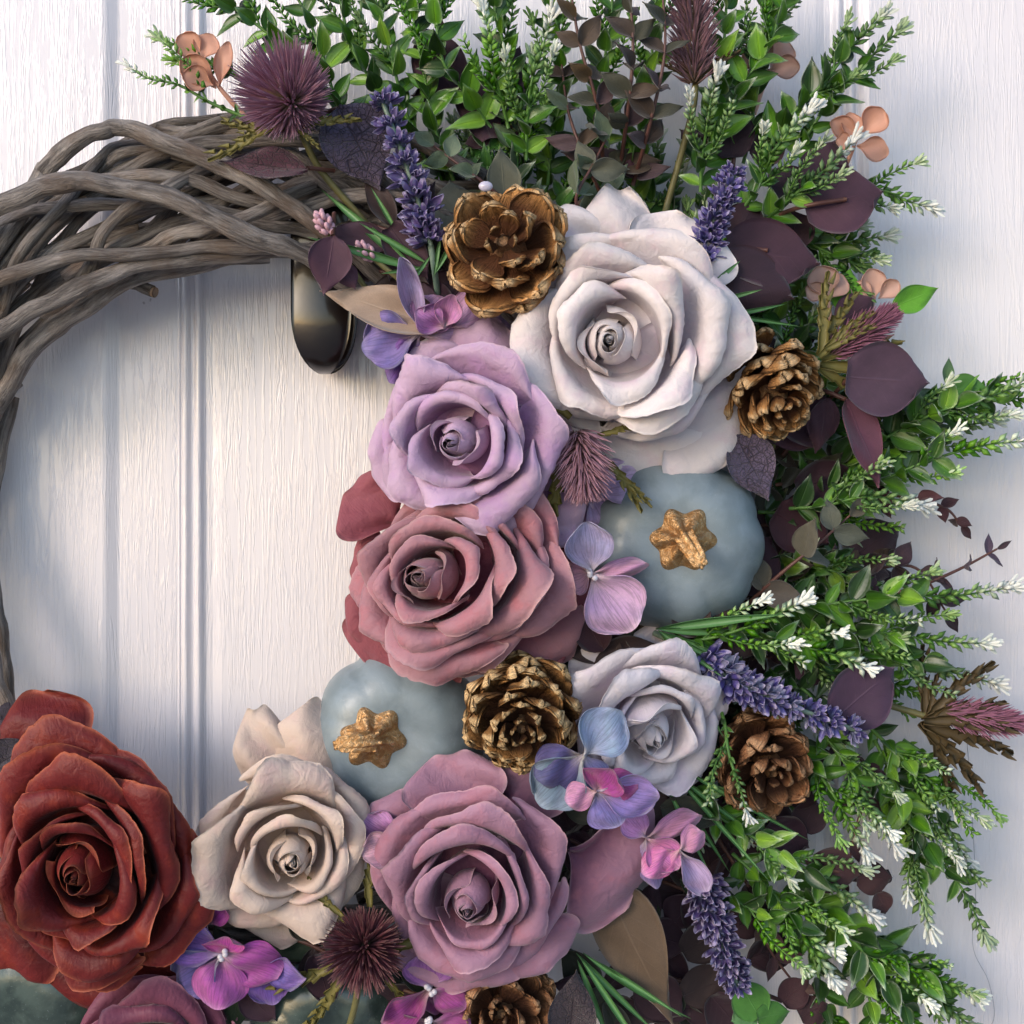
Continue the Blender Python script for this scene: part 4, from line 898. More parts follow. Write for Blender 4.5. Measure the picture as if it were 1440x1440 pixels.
def twig(mbs, mbt, P, rad, seed, pale, size=16, step=8.5, tstart=.12, fork=True):
    rs = np.random.RandomState(seed); n = len(P); seg = np.linalg.norm(np.diff(P, axis=0), axis=1); cum = np.concatenate([[0], np.cumsum(seg)]); L = cum[-1]
    v, f, u, _ = tube(P, np.linspace(rad, rad*.5, n), 6); mbs.add(v, f, u)
    s = L*tstart; k = 0
    while s < L:
        j = min(n-2, int(np.searchsorted(cum, s)-1)); j = max(j, 0); c = P[j]+(P[j+1]-P[j])*((s-cum[j])/max(seg[j], 1e-6)); tg = Vector(P[j+1]-P[j]).normalized()
        t1 = tg.orthogonal().normalized(); t2 = tg.cross(t1); t = s/L
        for q in range(3):
            a = k*1.1+q*2.1; o = t1*math.cos(a)+t2*math.sin(a); d = (tg*rs.uniform(.75, 1.1)+o*.9).normalized(); l = size*(1.15-.35*t)*rs.uniform(.7, 1.25)
            tipblade(mbt, c, d, Vector((rs.uniform(-.5, .5), rs.uniform(-.2, .8), 1)), l, l*.46, pale*(t**.8)+rs.uniform(-.06, .06))
        s += step; k += 1
    if fork:
        tg = Vector(P[-1]-P[-3]).normalized(); t1 = tg.orthogonal().normalized(); t2 = tg.cross(t1)
        for q in range(11):
            a = q*2.4; o = t1*math.cos(a)+t2*math.sin(a); r = .15+.6*(q/11)
            d = (tg+o*r).normalized(); b = Vector(P[-1])-tg*rs.uniform(0, 12)
            clubleaf(mbt, b, d, Vector((0, .3, 1)), size*rs.uniform(1.0, 1.6), size*.36, min(1, pale+.05+rs.uniform(-.1, .05)))
GREENS = ['#3b661c', '#4a7a20', '#305818', '#5c8c2a', '#406a22', '#2b4e1a', '#6a9434', '#26421c']
def sprig(label, pts, pale=.8, leaf=34, frac=.62, seed=0, group='green sprigs with pale tips fanned around the wreath', dens=19, side=2, cols=None, name='green_sprig', fine=False, mat='tips'):
    root = thing(name, label, 'foliage sprig', pts[0], group); rs = np.random.RandomState(seed+1000)
    Pc = [rel(pts[0], q) for q in pts]; wv = (Pc[-1]-Pc[0])/3; wn = np.array((-wv[1], wv[0], 0)); Pc = [Pc[0], Pc[0]*.5+Pc[1]*.5+wn*rs.uniform(-.09, .09), Pc[1]+wn*rs.uniform(-.06, .06), Pc[1]*.45+Pc[2]*.55+wn*rs.uniform(-.09, .09), Pc[2]]; L0 = sum(np.linalg.norm(Pc[i+1]-Pc[i]) for i in range(len(Pc)-1)); n = max(10, int(L0/9)); P = catmull(Pc, n)
    seg = np.linalg.norm(np.diff(P, axis=0), axis=1); cum = np.concatenate([[0], np.cumsum(seg)]); L = cum[-1]
    mbs, mbt = MB(), MB(); at_ = lambda s: min(n-2, max(0, int(np.searchsorted(cum, s)-1)))
    ntip = at_(L*frac); v, f, u, _ = tube(P[:ntip+2], np.linspace(2.6, 1.9, ntip+2), 7); mbs.add(v, f, u)
    twig(mbs, mbt, P[ntip:], 1.8, seed, pale, size=18 if not fine else 12)
    for q in range(side):
        s = L*(frac*(.45+.5*(q+.5)/max(side, 1))); j = at_(s); tg = Vector(P[j+1]-P[j]).normalized(); sg = 1 if (q+seed) % 2 else -1
        o = Vector((-tg.y*sg, tg.x*sg, rs.uniform(-.2, .5))); l = rs.uniform(55, 95)
        Q = catmull([P[j], np.array(P[j]+np.array(tg)*l*.45+np.array(o)*l*.28), np.array(P[j]+np.array(tg)*l+np.array(o)*l*.42)], 10)
        twig(mbs, mbt, Q, 1.5, seed+q*31, pale*rs.uniform(.6, 1.0), size=14, fork=rs.rand() < .7)
    part('stem', mbs.mesh('stem', M['stem_green']), root)
    part('tip_leaflets', mbt.mesh('tip_leaflets', M[mat]), root, kind='stuff')
    s = L*.06; k = 0
    while s < L*frac*1.03:
        j = at_(s); c = P[j]+(P[j+1]-P[j])*((s-cum[j])/max(seg[j], 1e-6)); tg = Vector(P[j+1]-P[j]).normalized(); t = s/L
        side_ = Vector((-tg.y, tg.x, 0)).normalized(); up = tg.cross(side_)
        for sg in (-1, 1):
            a = (0 if k % 2 == 0 else PI/2)+rs.uniform(-.5, .5); o = (side_*math.cos(a)+up*math.sin(a))*sg
            if o.z < -.6: o.z *= .3
            d = (tg*rs.uniform(.55, 1.0)+o).normalized(); nn = Vector((rs.uniform(-.6, .6), rs.uniform(-.3, .9), 1.0))
            l = leaf*1.38*(1-.38*t)*rs.uniform(.75, 1.25)*(.55 if fine else 1)
            col = srgb((cols or GREENS)[int(rs.randint(len(cols or GREENS)))])
            part('leaf', LEAF[int(rs.randint(5))], root, mat4(Vector(c), frame(d, nn), (l/34*rs.uniform(.85, 1.2), l/34, l/34)), col)
        s += dens*rs.uniform(.8, 1.2)*(.7 if fine else 1); k += 1
    return root
def Z3(base, mid, tip, zb=90, zm=130, zt=110): return [(*base, zb), (*mid, zm), (*tip, zt)]
SP = [
 ('thin sprig with white tip pointing farthest left above the willow ring', Z3((345, 165), (250, 122), (178, 92), 150, 150, 140), .95, 18, .5, True),
 ('thin sprig with pale tip beside the peach blossom at the top left', Z3((355, 125), (290, 85), (216, 52), 140, 140, 130), .85, 20, .5, True),
 ('broad leaved sprig running up to the top edge left of the big thistle', Z3((450, 110), (370, 42), (285, -20), 110, 120, 110), .2, 38, .9, False),
 ('broad leaved sprig rising straight over the big mauve thistle', Z3((490, 190), (450, 70), (390, -40), 110, 120, 110), .25, 38, .9, False),
 ('sprig crossing behind the lavender tip toward the top edge', Z3((560, 210), (500, 70), (470, -50), 100, 120, 110), .4, 36, .85, False),
 ('sprig with pale edged leaves right above the lavender tip', Z3((600, 230), (545, 80), (515, -60), 95, 125, 115), .5, 36, .85, False),
 ('sprig with long curved stem passing left of the plum leaves at the top', Z3((640, 260), (590, 90), (575, -60), 95, 130, 120), .4, 36, .85, False),
 ('single stemmed sprig with big leaf in front of the tall plum leaves', Z3((690, 180), (625, 85), (590, -20), 110, 150, 150), .5, 40, .9, False),
 ('short sprig with white star shaped tip before the tall plum leaves', Z3((715, 180), (695, 90), (678, 12), 120, 160, 165), .9, 26, .35, False),
 ('bright sprig with white tip left of the dark brown leaves', Z3((740, 225), (745, 115), (775, 22), 120, 160, 165), .95, 30, .45, False),
 ('green sprig crossing the top edge above the white star tip', Z3((730, 160), (700, 40), (665, -60), 90, 120, 120), .4, 34, .8, False),
 ('green sprig between the white tipped sprig and the dark brown leaves', Z3((770, 260), (790, 120), (770, -60), 80, 105, 110), .5, 34, .8, False),
 ('green sprig behind the dark brown leaves at the top edge', Z3((820, 260), (850, 110), (860, -60), 70, 90, 90), .6, 34, .8, False),
 ('green sprig left of the brown thistle spike', Z3((890, 270), (905, 130), (925, -60), 80, 100, 100), .5, 34, .85, False),
 ('green sprig right of the brown thistle spike', Z3((985, 250), (1015, 110), (1020, -50), 90, 120, 110), .4, 38, .9, False),
 ('long bare stemmed sprig rising to the top edge beside the pale peach blossom', Z3((1020, 170), (1080, 60), (1125, -60), 110, 130, 130), .3, 36, .92, False),
 ('sprig with white tip left of the pale peach blossom', Z3((985, 270), (995, 180), (1008, 108), 110, 140, 150), .95, 26, .45, False),
 ('sprig of broad leaves right behind the pale peach blossom', Z3((1045, 230), (1060, 110), (1100, -50), 70, 90, 90), .5, 34, .85, False),
 ('white tipped sprig left of the upper right peach blossom', Z3((1040, 300), (1090, 215), (1142, 152), 120, 165, 165), 1.0, 26, .45, False),
 ('white tipped sprig just under the upper right peach blossom', Z3((1075, 310), (1130, 260), (1200, 198), 120, 165, 165), 1.0, 26, .45, False),
 ('highest sprig at the upper right with pale green tip', Z3((1080, 210), (1155, 115), (1242, 22), 90, 130, 130), .75, 36, .72, False),
 ('sprig with pale tip just below the highest one at the upper right', Z3((1110, 230), (1180, 130), (1266, 42), 90, 120, 120), .7, 34, .72, False),
 ('sprig with pale tip poking out right of the round plum leaves', Z3((1170, 268), (1240, 270), (1308, 292), 80, 110, 110), .9, 28, .45, False),
 ('sprig with faint tip below the round plum leaves', Z3((1120, 345), (1180, 342), (1246, 332), 70, 90, 90), .8, 28, .5, False),
 ('broad leaved sprig hanging behind the largest plum leaf', Z3((1110, 330), (1150, 350), (1205, 372), 70, 90, 90), .3, 36, .8, False),
 ('uppermost sprig at the right edge with white tips', Z3((1200, 640), (1320, 580), (1450, 535), 90, 130, 130), .9, 38, .6, False),
 ('sprig with slender white flecked leaves reaching the right edge below the uppermost sprig', Z3((1180, 690), (1310, 650), (1446, 620), 90, 135, 135), .95, 38, .55, False),
 ('short sprig with white tip above the thin plum twig', Z3((1110, 715), (1210, 700), (1300, 712), 100, 150, 155), .95, 36, .5, False),
 ('broad leaved sprig running to the right edge under the purple round leaf', Z3((1210, 610), (1330, 560), (1450, 560), 70, 100, 100), .5, 38, .8, False),
 ('dense sprig in the gap between the right edge sprigs', Z3((1160, 650), (1280, 620), (1400, 590), 70, 100, 100), .8, 36, .7, False),
 ('long straight sprig with white tip pointing right below the plum twig', Z3((1060, 862), (1250, 838), (1422, 826), 90, 140, 140), .95, 38, .62, False),
 ('small bright sprig with white star tip right beside the upper grey pumpkin', Z3((940, 905), (1050, 880), (1128, 846), 150, 185, 190), 1.0, 22, .5, False),
 ('sprig with pale tip pointing right just under the long straight one', Z3((1080, 880), (1240, 890), (1388, 905), 80, 120, 120), .9, 38, .65, False),
 ('sprig with white clustered tip above the pink tipped thistle', Z3((1090, 900), (1260, 925), (1402, 962), 80, 120, 120), .95, 36, .65, False),
 ('sprig ending in a white fork above the sideways lavender', Z3((1000, 892), (1115, 905), (1222, 940), 120, 160, 165), 1.0, 32, .6, False),
 ('broad leaved sprig left of the pink tipped thistle bracts', Z3((1120, 930), (1200, 940), (1290, 975), 70, 95, 95), .4, 36, .8, False),
 ('small sprig with white buds hanging over the russet pine cone', Z3((1010, 985), (1025, 1060), (1052, 1148), 160, 195, 195), 1.0, 16, .55, True),
 ('white tipped sprig right of the russet pine cone, upper of two', Z3((1150, 1020), (1205, 1100), (1258, 1188), 100, 150, 155), 1.0, 30, .5, False),
 ('white tipped sprig right of the russet pine cone, lower of two', Z3((1120, 1050), (1170, 1120), (1218, 1200), 100, 150, 155), 1.0, 30, .5, False),
 ('sprig with thin tip below the brown bracts at the right', Z3((1220, 1020), (1290, 1085), (1348, 1142), 80, 120, 120), .85, 30, .6, False),
 ('thin dark sprig nearest the right edge below the thistle', Z3((1270, 1040), (1345, 1100), (1405, 1148), 80, 110, 110), .6, 20, .55, True),
 ('sprig with white cluster under the thin dark sprig', Z3((1250, 1050), (1320, 1140), (1362, 1212), 80, 120, 120), .9, 30, .55, False),
 ('long drooping sprig with broad dark leaves at the right', Z3((1230, 1040), (1305, 1180), (1386, 1318), 90, 130, 125), .7, 38, .74, False),
 ('drooping sprig with white tip left of the long drooping one', Z3((1220, 1080), (1285, 1190), (1308, 1305), 80, 120, 120), .9, 34, .62, False),
 ('sprig crossing from the pink florets to a white tip at the lower right', Z3((960, 1105), (1085, 1190), (1226, 1288), 130, 165, 160), 1.0, 36, .68, False),
 ('sprig with white tips just below the lower right crossing sprig', Z3((1030, 1200), (1110, 1285), (1172, 1378), 120, 155, 150), 1.0, 32, .6, False),
 ('sprig with white tips right of the dusky lavender', Z3((1000, 1240), (1085, 1290), (1168, 1335), 120, 150, 150), .95, 30, .6, False),
 ('broad leaved sprig running to the bottom edge at the lower right', Z3((1100, 1230), (1200, 1330), (1300, 1460), 100, 140, 135), .4, 42, .85, False),
 ('lowest right sprig with pale thin tip', Z3((1150, 1290), (1270, 1350), (1372, 1402), 100, 130, 130), .9, 40, .65, False),
 ('sprig cut off by the bottom edge under the lowest right tip', Z3((1230, 1340), (1310, 1400), (1390, 1460), 90, 120, 120), .95, 38, .5, False),
 ('dark leaved sprig dropping to the bottom edge beside the bright green leaf', Z3((1120, 1300), (1160, 1400), (1190, 1500), 80, 110, 110), .4, 36, .8, False),
 ('leafy sprig dropping to the bottom edge farther right', Z3((1180, 1290), (1225, 1400), (1260, 1500), 90, 120, 120), .5, 38, .8, False),
]
for i, (lb, pts, pale, lf, fr, fine) in enumerate(SP): sprig(lb, pts, pale, lf, fr, i, fine=fine, side=1 if fine else 2)
# the fuller green behind them
rs = np.random.RandomState(21)
FILL = []
for k in range(54):
    a = math.radians(-64+k*(176/53.0)+rs.uniform(-3, 3)); r0 = rs.uniform(290, 400); ro = 580 if a > 1.2 else 540
    r1 = rs.uniform(440, ro) if -.9 < a < 1.9 else rs.uniform(400, 480)
    cx, cy = 760, 740; c_, s_ = math.cos(a), math.sin(a)
    if c_ > .3 and r1 > 500: r1 = 500+rs.uniform(-30, 10)
    z = rs.uniform(25, 100)
    FILL.append([(cx+c_*r0, cy-s_*r0, 50), (cx+c_*(r0+r1)/2+rs.uniform(-20, 20), cy-s_*(r0+r1)/2, z+20), (cx+c_*r1, cy-s_*r1*1.15, z)])
MARKS = [(-60, 'the bright green lobed leaf'), (-48, 'the two round maroon leaves'), (-36, 'the crossing lower right sprig'), (-25, 'the russet pine cone'), (-14, 'the sideways lavender'), (-3, 'the small white star tipped sprig'), (7, 'the thin plum twig'),
         (17, 'the slender white flecked sprig'), (27, 'the purple round leaf'), (38, 'the side lying pine cone'), (50, 'the large overlapping plum leaves'), (62, 'the upper right peach blossom'), (74, 'the brown thistle spike'), (86, 'the dark brown twigs at the top'), (98, 'the tall plum oval leaves'), (112, 'the upper left lavender')]
def mark_of(p, cx=760, cy=740):
    a = math.degrees(math.atan2(cy-p[1], p[0]-cx)); return min(MARKS, key=lambda m: abs(m[0]-a))[1]
TONES = [('dark green', ['#1f3b18', '#234418', '#27401f']), ('mid green', ['#38602a', '#2f5a24', '#3c6428']), ('yellow green', ['#5a7a2c', '#648632', '#507028']), ('grey green', ['#40543a', '#4a5c44', '#3a4e36'])]
used = {}
for k, pts in enumerate(FILL):
    mk = mark_of(pts[2]); q = used.get(mk, 0); used[mk] = q+1; tn, tc = TONES[q % 4]; pale = (q//4) % 2 == 0
    sprig(f"{tn} leafy sprig {'with pale tip' if pale else 'with green tip'} deep behind {mk}", pts, .75 if pale else .15, 36, .8, 200+k, dens=22, side=1, group='inner green sprigs behind the flowers', cols=tc)

# ------------------------------------------------------------------ plum eucalyptus and other broad leaves
RND = [bmesh_('leaf', 'fabric', 100, 100, 'round', cup=c, bend=b, nu=15, nv=15, wave=w_, seed=s, th=2.0) for c, b, w_, s in ((.12, .06, .3, 1), (-.12, .1, .5, 2), (.3, .12, .6, 3))]
OVL = [bmesh_('leaf', 'fabric', 100, 52, 'oval', cup=c, bend=b, fold=.15, nu=11, nv=15, wave=w_, seed=s, th=2.0) for c, b, w_, s in ((.2, .1, .4, 1), (-.2, .14, .6, 2), (.4, .2, .6, 3))]
SKL = [bmesh_('leaf', 'skeleton', 100, 72, 'oval', cup=c, bend=.1, fold=.1, nu=13, nv=17, wave=.6, seed=s, th=1.6) for c, s in ((.2, 1), (-.1, 2))]
PL = ['#3d2230', '#482b3a', '#361d27', '#523749', '#311b27']
TRI = [bmesh_('leaf', 'fabric', 100, 60, 'ovate', cup=.05, bend=.08, nu=11, nv=15, wave=.3, seed=4, th=2.0)]
def leafbranch(label, base, leaves, stem_pts=None, cat='eucalyptus', name='eucalyptus_branch', group=None, stem_mat='stem_plum', r=3.0):
    """leaves: (attach x, y, z, direction deg, length, width, set, colour, tilt)"""
    root = thing(name, label, cat, base, group); rs = np.random.RandomState(int(base[0]+base[1]))
    if stem_pts:
        Q = catmull([rel(base, q) for q in stem_pts], 16); v, f, u, _ = tube(Q, r, 7); part('stem', mesh_from('stem', v, f, u, M[stem_mat]), root)
    for i, (x, y, z, deg, L, wd, st, col, tl) in enumerate(leaves):
        a = math.radians(deg); t = math.radians(tl); k = (D-z)/D
        d = (math.cos(a)*math.cos(t), math.sin(a)*math.cos(t), math.sin(t)); n = (-math.cos(a)*math.sin(t)+rs.uniform(-.2, .2), -math.sin(a)*math.sin(t)+rs.uniform(-.1, .3), math.cos(t))
        ws = {'R': 100, 'O': 52, 'S': 72, 'T': 60}[st]; ms = {'R': RND, 'O': OVL, 'S': SKL, 'T': TRI}[st]
        part('leaf', ms[i % len(ms)], root, mat4(rel(base, (x, y, z)), frame(d, n), (wd/ws*k, L/100*k, L/100*k)), srgb(col))
    return root
EG = 'plum eucalyptus branches'
leafbranch('tall plum oval leaves at the top above the upper pine cone', (690, 215, 90), [(640, 135, 110, 118, 112, 76, 'R', PL[1], 5), (690, 195, 115, 110, 135, 58, 'R', PL[0], 0), (632, 140, 100, 170, 56, 50, 'R', PL[2], 0), (700, 150, 90, 70, 90, 60, 'R', PL[4], 5), (690, 190, 105, 200, 40, 26, 'R', PL[2], 10), (700, 200, 90, 60, 60, 44, 'R', PL[3], 0)],
           [(690, 260, 80), (680, 190, 95), (650, 110, 90), (620, 30, 80)], group=EG)
leafbranch('pair of round plum leaves with a red stem at the upper right', (1110, 300, 110), [(1132, 292, 150, 12, 112, 104, 'R', PL[1], 5), (1150, 268, 130, 70, 78, 76, 'R', PL[0], 0), (1120, 280, 120, 130, 60, 50, 'R', PL[4], 0), (1125, 300, 110, 250, 60, 60, 'R', PL[2], 0)],
           [(1040, 330, 90), (1100, 300, 130), (1140, 288, 160), (1190, 280, 158)], group=EG)
leafbranch('two large overlapping plum leaves right of the lavender by the white rose', (1030, 360, 130), [(1020, 350, 160, -8, 136, 104, 'R', PL[0], 2), (1002, 372, 175, -22, 125, 96, 'R', PL[4], 4), (1030, 340, 130, 60, 70, 60, 'R', PL[2], 0)],
           [(1000, 380, 120), (1030, 350, 150), (1080, 352, 160)], group=EG)
leafbranch('dark plum leaves behind the sprigs above the lavender', (1030, 230, 80), [(1030, 222, 90, 95, 84, 68, 'R', PL[4], 0), (1010, 225, 85, 140, 70, 50, 'R', PL[2], 5), (1060, 225, 80, 40, 60, 50, 'R', PL[2], 0), (1085, 270, 80, 20, 70, 60, 'R', PL[4], 0)], [(1020, 300, 70), (1030, 240, 85), (1035, 180, 80)], group=EG)
leafbranch('purple round leaves behind the pink tipped thistle', (1180, 560, 90), [(1190, 530, 172, -4, 120, 106, 'R', '#4a3444', 0), (1180, 455, 110, 35, 62, 56, 'R', PL[1], 5), (1160, 620, 95, 130, 100, 80, 'R', PL[3], -5), (1150, 590, 90, 200, 80, 70, 'R', PL[3], 0)], [(1100, 640, 70), (1150, 580, 95), (1195, 530, 165)], group=EG)
leafbranch('folded plum leaf drooping under the purple round leaf', (1190, 560, 110), [(1190, 562, 150, -68, 132, 52, 'O', '#5a3346', 5), (1165, 560, 140, -100, 80, 44, 'O', PL[0], -5), (1120, 690, 90, 20, 90, 60, 'R', '#361c28', 0), (1090, 720, 80, -30, 90, 80, 'R', '#3f1f2b', 0)], [(1120, 540, 90), (1160, 550, 130), (1190, 562, 145)], group=EG)
leafbranch('skeleton plum leaf between the side lying cone and the upper grey pumpkin', (1050, 612, 150), [(1035, 612, 165, -62, 104, 70, 'S', '#5d5066', 0)], [(1000, 600, 130), (1035, 612, 160)], name='skeleton_leaf_branch', group='veined skeleton leaves')
leafbranch('large veined purple leaf under the tip of the upper left lavender', (470, 150, 130), [(476, 150, 158, -62, 128, 104, 'S', '#574a5e', 0), (440, 165, 140, 170, 60, 44, 'S', '#4a3040', 0)], [(420, 170, 120), (476, 152, 155)], name='skeleton_leaf_branch', group='veined skeleton leaves')
leafbranch('long plum leaf lying on the willow ring under the big thistle', (430, 222, 160), [(432, 240, 185, 172, 128, 44, 'S', '#54303f', 0)], [(470, 240, 150), (432, 236, 180)], name='skeleton_leaf_branch', group='veined skeleton leaves')
leafbranch('folded dark plum leaf hanging over the bronze hook', (462, 330, 190), [(470, 332, 205, -100, 84, 60, 'O', '#4a2c3c', 0), (480, 372, 190, -60, 40, 30, 'O', '#4a2c3c', 0)], [(470, 300, 160), (468, 332, 198)], group=EG)
leafbranch('dark skeleton leaf at the left edge above the red rose', (-5, 1060, 150), [(-20, 1085, 165, 30, 84, 60, 'S', '#473f4a', 0), (-10, 1010, 150, -10, 40, 50, 'S', '#3f3540', 0)], [(-60, 1090, 120), (-15, 1080, 160)], name='skeleton_leaf_branch', group='veined skeleton leaves')
leafbranch('dark crackled oval leaf at the bottom edge right of the dark pine cone', (806, 1460, 140), [(800, 1470, 170, 84, 104, 66, 'S', '#3a2f36', 0)], [(800, 1500, 120), (800, 1470, 165)], name='skeleton_leaf_branch', group='veined skeleton leaves')
leafbranch('purple round leaf behind the sideways lavender tip', (1180, 1000, 80), [(1175, 1010, 160, 40, 112, 92, 'R', '#412b41', 0), (1130, 960, 80, 60, 60, 50, 'R', PL[3], 0)], [(1100, 1000, 60), (1175, 1005, 155)], group=EG)
leafbranch('brownish plum leaves right of the crossing sprig at the lower right', (1150, 1220, 90), [(1140, 1215, 150, -14, 74, 68, 'R', '#42282c', 0), (1205, 1235, 145, 0, 52, 48, 'R', '#34181c', 0), (1235, 1255, 145, -70, 34, 32, 'R', '#34181c', 0), (1130, 1170, 85, 70, 50, 50, 'R', PL[4], 0), (1240, 1240, 100, 60, 20, 24, 'R', '#34181c', 0), (1080, 1160, 90, -30, 70, 60, 'R', PL[0], 0)], [(1050, 1180, 70), (1140, 1215, 145), (1210, 1235, 140), (1245, 1260, 140)], group=EG)
leafbranch('two round dark maroon leaves at the bottom right beside the bright green leaf', (1090, 1400, 90), [(1100, 1410, 115, 40, 50, 44, 'R', '#34151d', 0), (1125, 1430, 120, 25, 44, 44, 'R', '#2e1219', 0), (1085, 1360, 90, 60, 50, 30, 'O', PL[4], 0), (1070, 1340, 85, 30, 60, 30, 'O', PL[4], 0)], [(1030, 1380, 70), (1100, 1408, 100)], group=EG)
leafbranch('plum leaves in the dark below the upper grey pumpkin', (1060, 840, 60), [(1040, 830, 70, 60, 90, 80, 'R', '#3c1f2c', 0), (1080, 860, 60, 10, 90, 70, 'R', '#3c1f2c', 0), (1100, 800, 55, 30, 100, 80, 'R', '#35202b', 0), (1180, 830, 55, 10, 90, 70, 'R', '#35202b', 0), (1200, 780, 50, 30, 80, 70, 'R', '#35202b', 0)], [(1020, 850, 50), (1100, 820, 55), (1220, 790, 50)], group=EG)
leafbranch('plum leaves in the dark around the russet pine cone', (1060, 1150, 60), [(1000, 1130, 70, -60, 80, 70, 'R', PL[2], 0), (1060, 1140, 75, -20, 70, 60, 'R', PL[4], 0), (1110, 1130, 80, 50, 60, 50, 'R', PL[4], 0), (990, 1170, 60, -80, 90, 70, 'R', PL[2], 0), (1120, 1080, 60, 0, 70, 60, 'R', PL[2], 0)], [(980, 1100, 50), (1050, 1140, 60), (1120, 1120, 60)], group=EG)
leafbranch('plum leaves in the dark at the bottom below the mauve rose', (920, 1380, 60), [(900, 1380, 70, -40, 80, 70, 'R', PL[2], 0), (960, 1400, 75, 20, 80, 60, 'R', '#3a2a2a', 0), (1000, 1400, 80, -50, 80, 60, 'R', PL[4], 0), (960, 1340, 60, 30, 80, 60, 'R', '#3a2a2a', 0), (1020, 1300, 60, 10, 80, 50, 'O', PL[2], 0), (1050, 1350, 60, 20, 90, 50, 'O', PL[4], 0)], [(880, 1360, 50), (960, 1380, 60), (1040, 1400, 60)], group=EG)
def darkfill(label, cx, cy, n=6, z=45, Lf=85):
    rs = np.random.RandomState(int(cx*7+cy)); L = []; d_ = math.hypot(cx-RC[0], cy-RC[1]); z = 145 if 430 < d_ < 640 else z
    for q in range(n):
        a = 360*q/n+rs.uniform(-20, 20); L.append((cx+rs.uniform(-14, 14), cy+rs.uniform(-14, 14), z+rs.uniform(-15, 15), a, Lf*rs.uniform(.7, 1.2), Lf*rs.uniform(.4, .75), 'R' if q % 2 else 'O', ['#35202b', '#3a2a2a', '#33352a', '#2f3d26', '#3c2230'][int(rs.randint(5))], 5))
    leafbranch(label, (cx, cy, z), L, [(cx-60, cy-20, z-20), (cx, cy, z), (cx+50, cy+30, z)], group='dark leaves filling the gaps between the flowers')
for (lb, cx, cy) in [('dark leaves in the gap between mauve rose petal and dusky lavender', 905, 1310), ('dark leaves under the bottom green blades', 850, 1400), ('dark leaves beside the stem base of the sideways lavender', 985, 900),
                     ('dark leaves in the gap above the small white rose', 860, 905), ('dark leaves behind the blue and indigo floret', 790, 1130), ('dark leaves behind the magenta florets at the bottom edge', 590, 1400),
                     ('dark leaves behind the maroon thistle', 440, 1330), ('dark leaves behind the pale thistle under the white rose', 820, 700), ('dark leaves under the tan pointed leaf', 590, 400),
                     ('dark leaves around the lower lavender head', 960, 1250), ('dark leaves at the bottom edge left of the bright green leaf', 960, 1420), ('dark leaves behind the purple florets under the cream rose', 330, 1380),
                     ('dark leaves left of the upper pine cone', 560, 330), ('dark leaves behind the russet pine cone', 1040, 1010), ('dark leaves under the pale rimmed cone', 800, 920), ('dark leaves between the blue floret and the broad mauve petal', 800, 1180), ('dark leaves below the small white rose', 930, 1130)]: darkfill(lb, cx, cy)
# small leaved dark eucalyptus
def euc(label, pts, cols, leaf, wd, n, seed, zt=0, group='dark small leaved eucalyptus twigs', shape='O'):
    root = thing('eucalyptus_twig', label, 'eucalyptus', pts[0], group); rs = np.random.RandomState(seed); P = catmull([rel(pts[0], q) for q in pts], 24)
    v, f, u, _ = tube(P, np.linspace(3, 1.4, 24), 6); part('stem', mesh_from('stem', v, f, u, M['stem_plum']), root); ms = OVL if shape == 'O' else RND; w0 = 52 if shape == 'O' else 100
    for i in range(n):
        t = (i+.6)/n; j = min(22, int(t*23)); tg = Vector(P[j+1]-P[j]).normalized(); side_ = Vector((-tg.y, tg.x, 0)).normalized(); up = tg.cross(side_)
        for sg in (-1, 1):
            a = (0 if i % 2 == 0 else 1.1)+rs.uniform(-.3, .3); o = (side_*math.cos(a)+up*math.sin(a))*sg; d = (tg*rs.uniform(.4, .9)+o).normalized(); l = leaf*(1-.4*t)*rs.uniform(.8, 1.2)
            part('leaf', ms[int(rs.randint(3))], root, mat4(Vector(P[j]), frame(d, (rs.uniform(-.6, .6), rs.uniform(-.3, .8), 1)), (wd*l/leaf/w0, l/100, l/100)), srgb(cols[int(rs.randint(len(cols)))]))
    l = leaf*.6; tg = Vector(P[-1]-P[-2]).normalized(); part('leaf', ms[0], root, mat4(Vector(P[-1]), frame(tg, (0, 0, 1)), (wd*.5/w0, l/100, l/100)), srgb(cols[0]))
    return root
BR = ['#3c3028', '#4a3c30', '#33261f', '#453338', '#3a3a2c']; GG = ['#5d6b54', '#6c7a62', '#4d5c44', '#56584a']
euc('dark brown leafed twig left of centre at the top edge', [(850, 250, 90), (840, 150, 160), (815, 60, 175), (800, -30, 170)], BR+['#4e3a1e'], 56, 30, 7, 1)
euc('dark brown leafed twig at the top edge left of the brown thistle', [(870, 250, 90), (885, 140, 165), (890, 50, 175), (880, -40, 170)], BR, 56, 30, 7, 2)
euc('dark twig with pointed leaves leaning to the brown thistle', [(890, 260, 90), (915, 170, 155), (935, 70, 165), (930, -30, 160)], BR+PL[:2], 56, 26, 7, 3)
euc('grey green leaved twig just above the upper pine cone', [(730, 300, 120), (690, 265, 160), (650, 235, 160), (610, 205, 150)], GG, 62, 40, 3, 4)
euc('grey green leaved twig between the upper pine cone and the white rose', [(830, 320, 120), (810, 280, 165), (835, 230, 160), (860, 180, 140)], GG, 58, 34, 4, 5)
euc('olive grey leaved twig rising behind the white rose', [(860, 300, 100), (830, 240, 140), (800, 160, 130), (790, 90, 110)], GG+BR, 54, 24, 5, 6)
euc('brown green leaved twig right of the upper grey pumpkin', [(1040, 860, 110), (1100, 805, 150), (1150, 765, 160), (1195, 725, 155)], ['#4b473c', '#4a443e', '#565346', '#4e5348'], 66, 40, 3, 7)
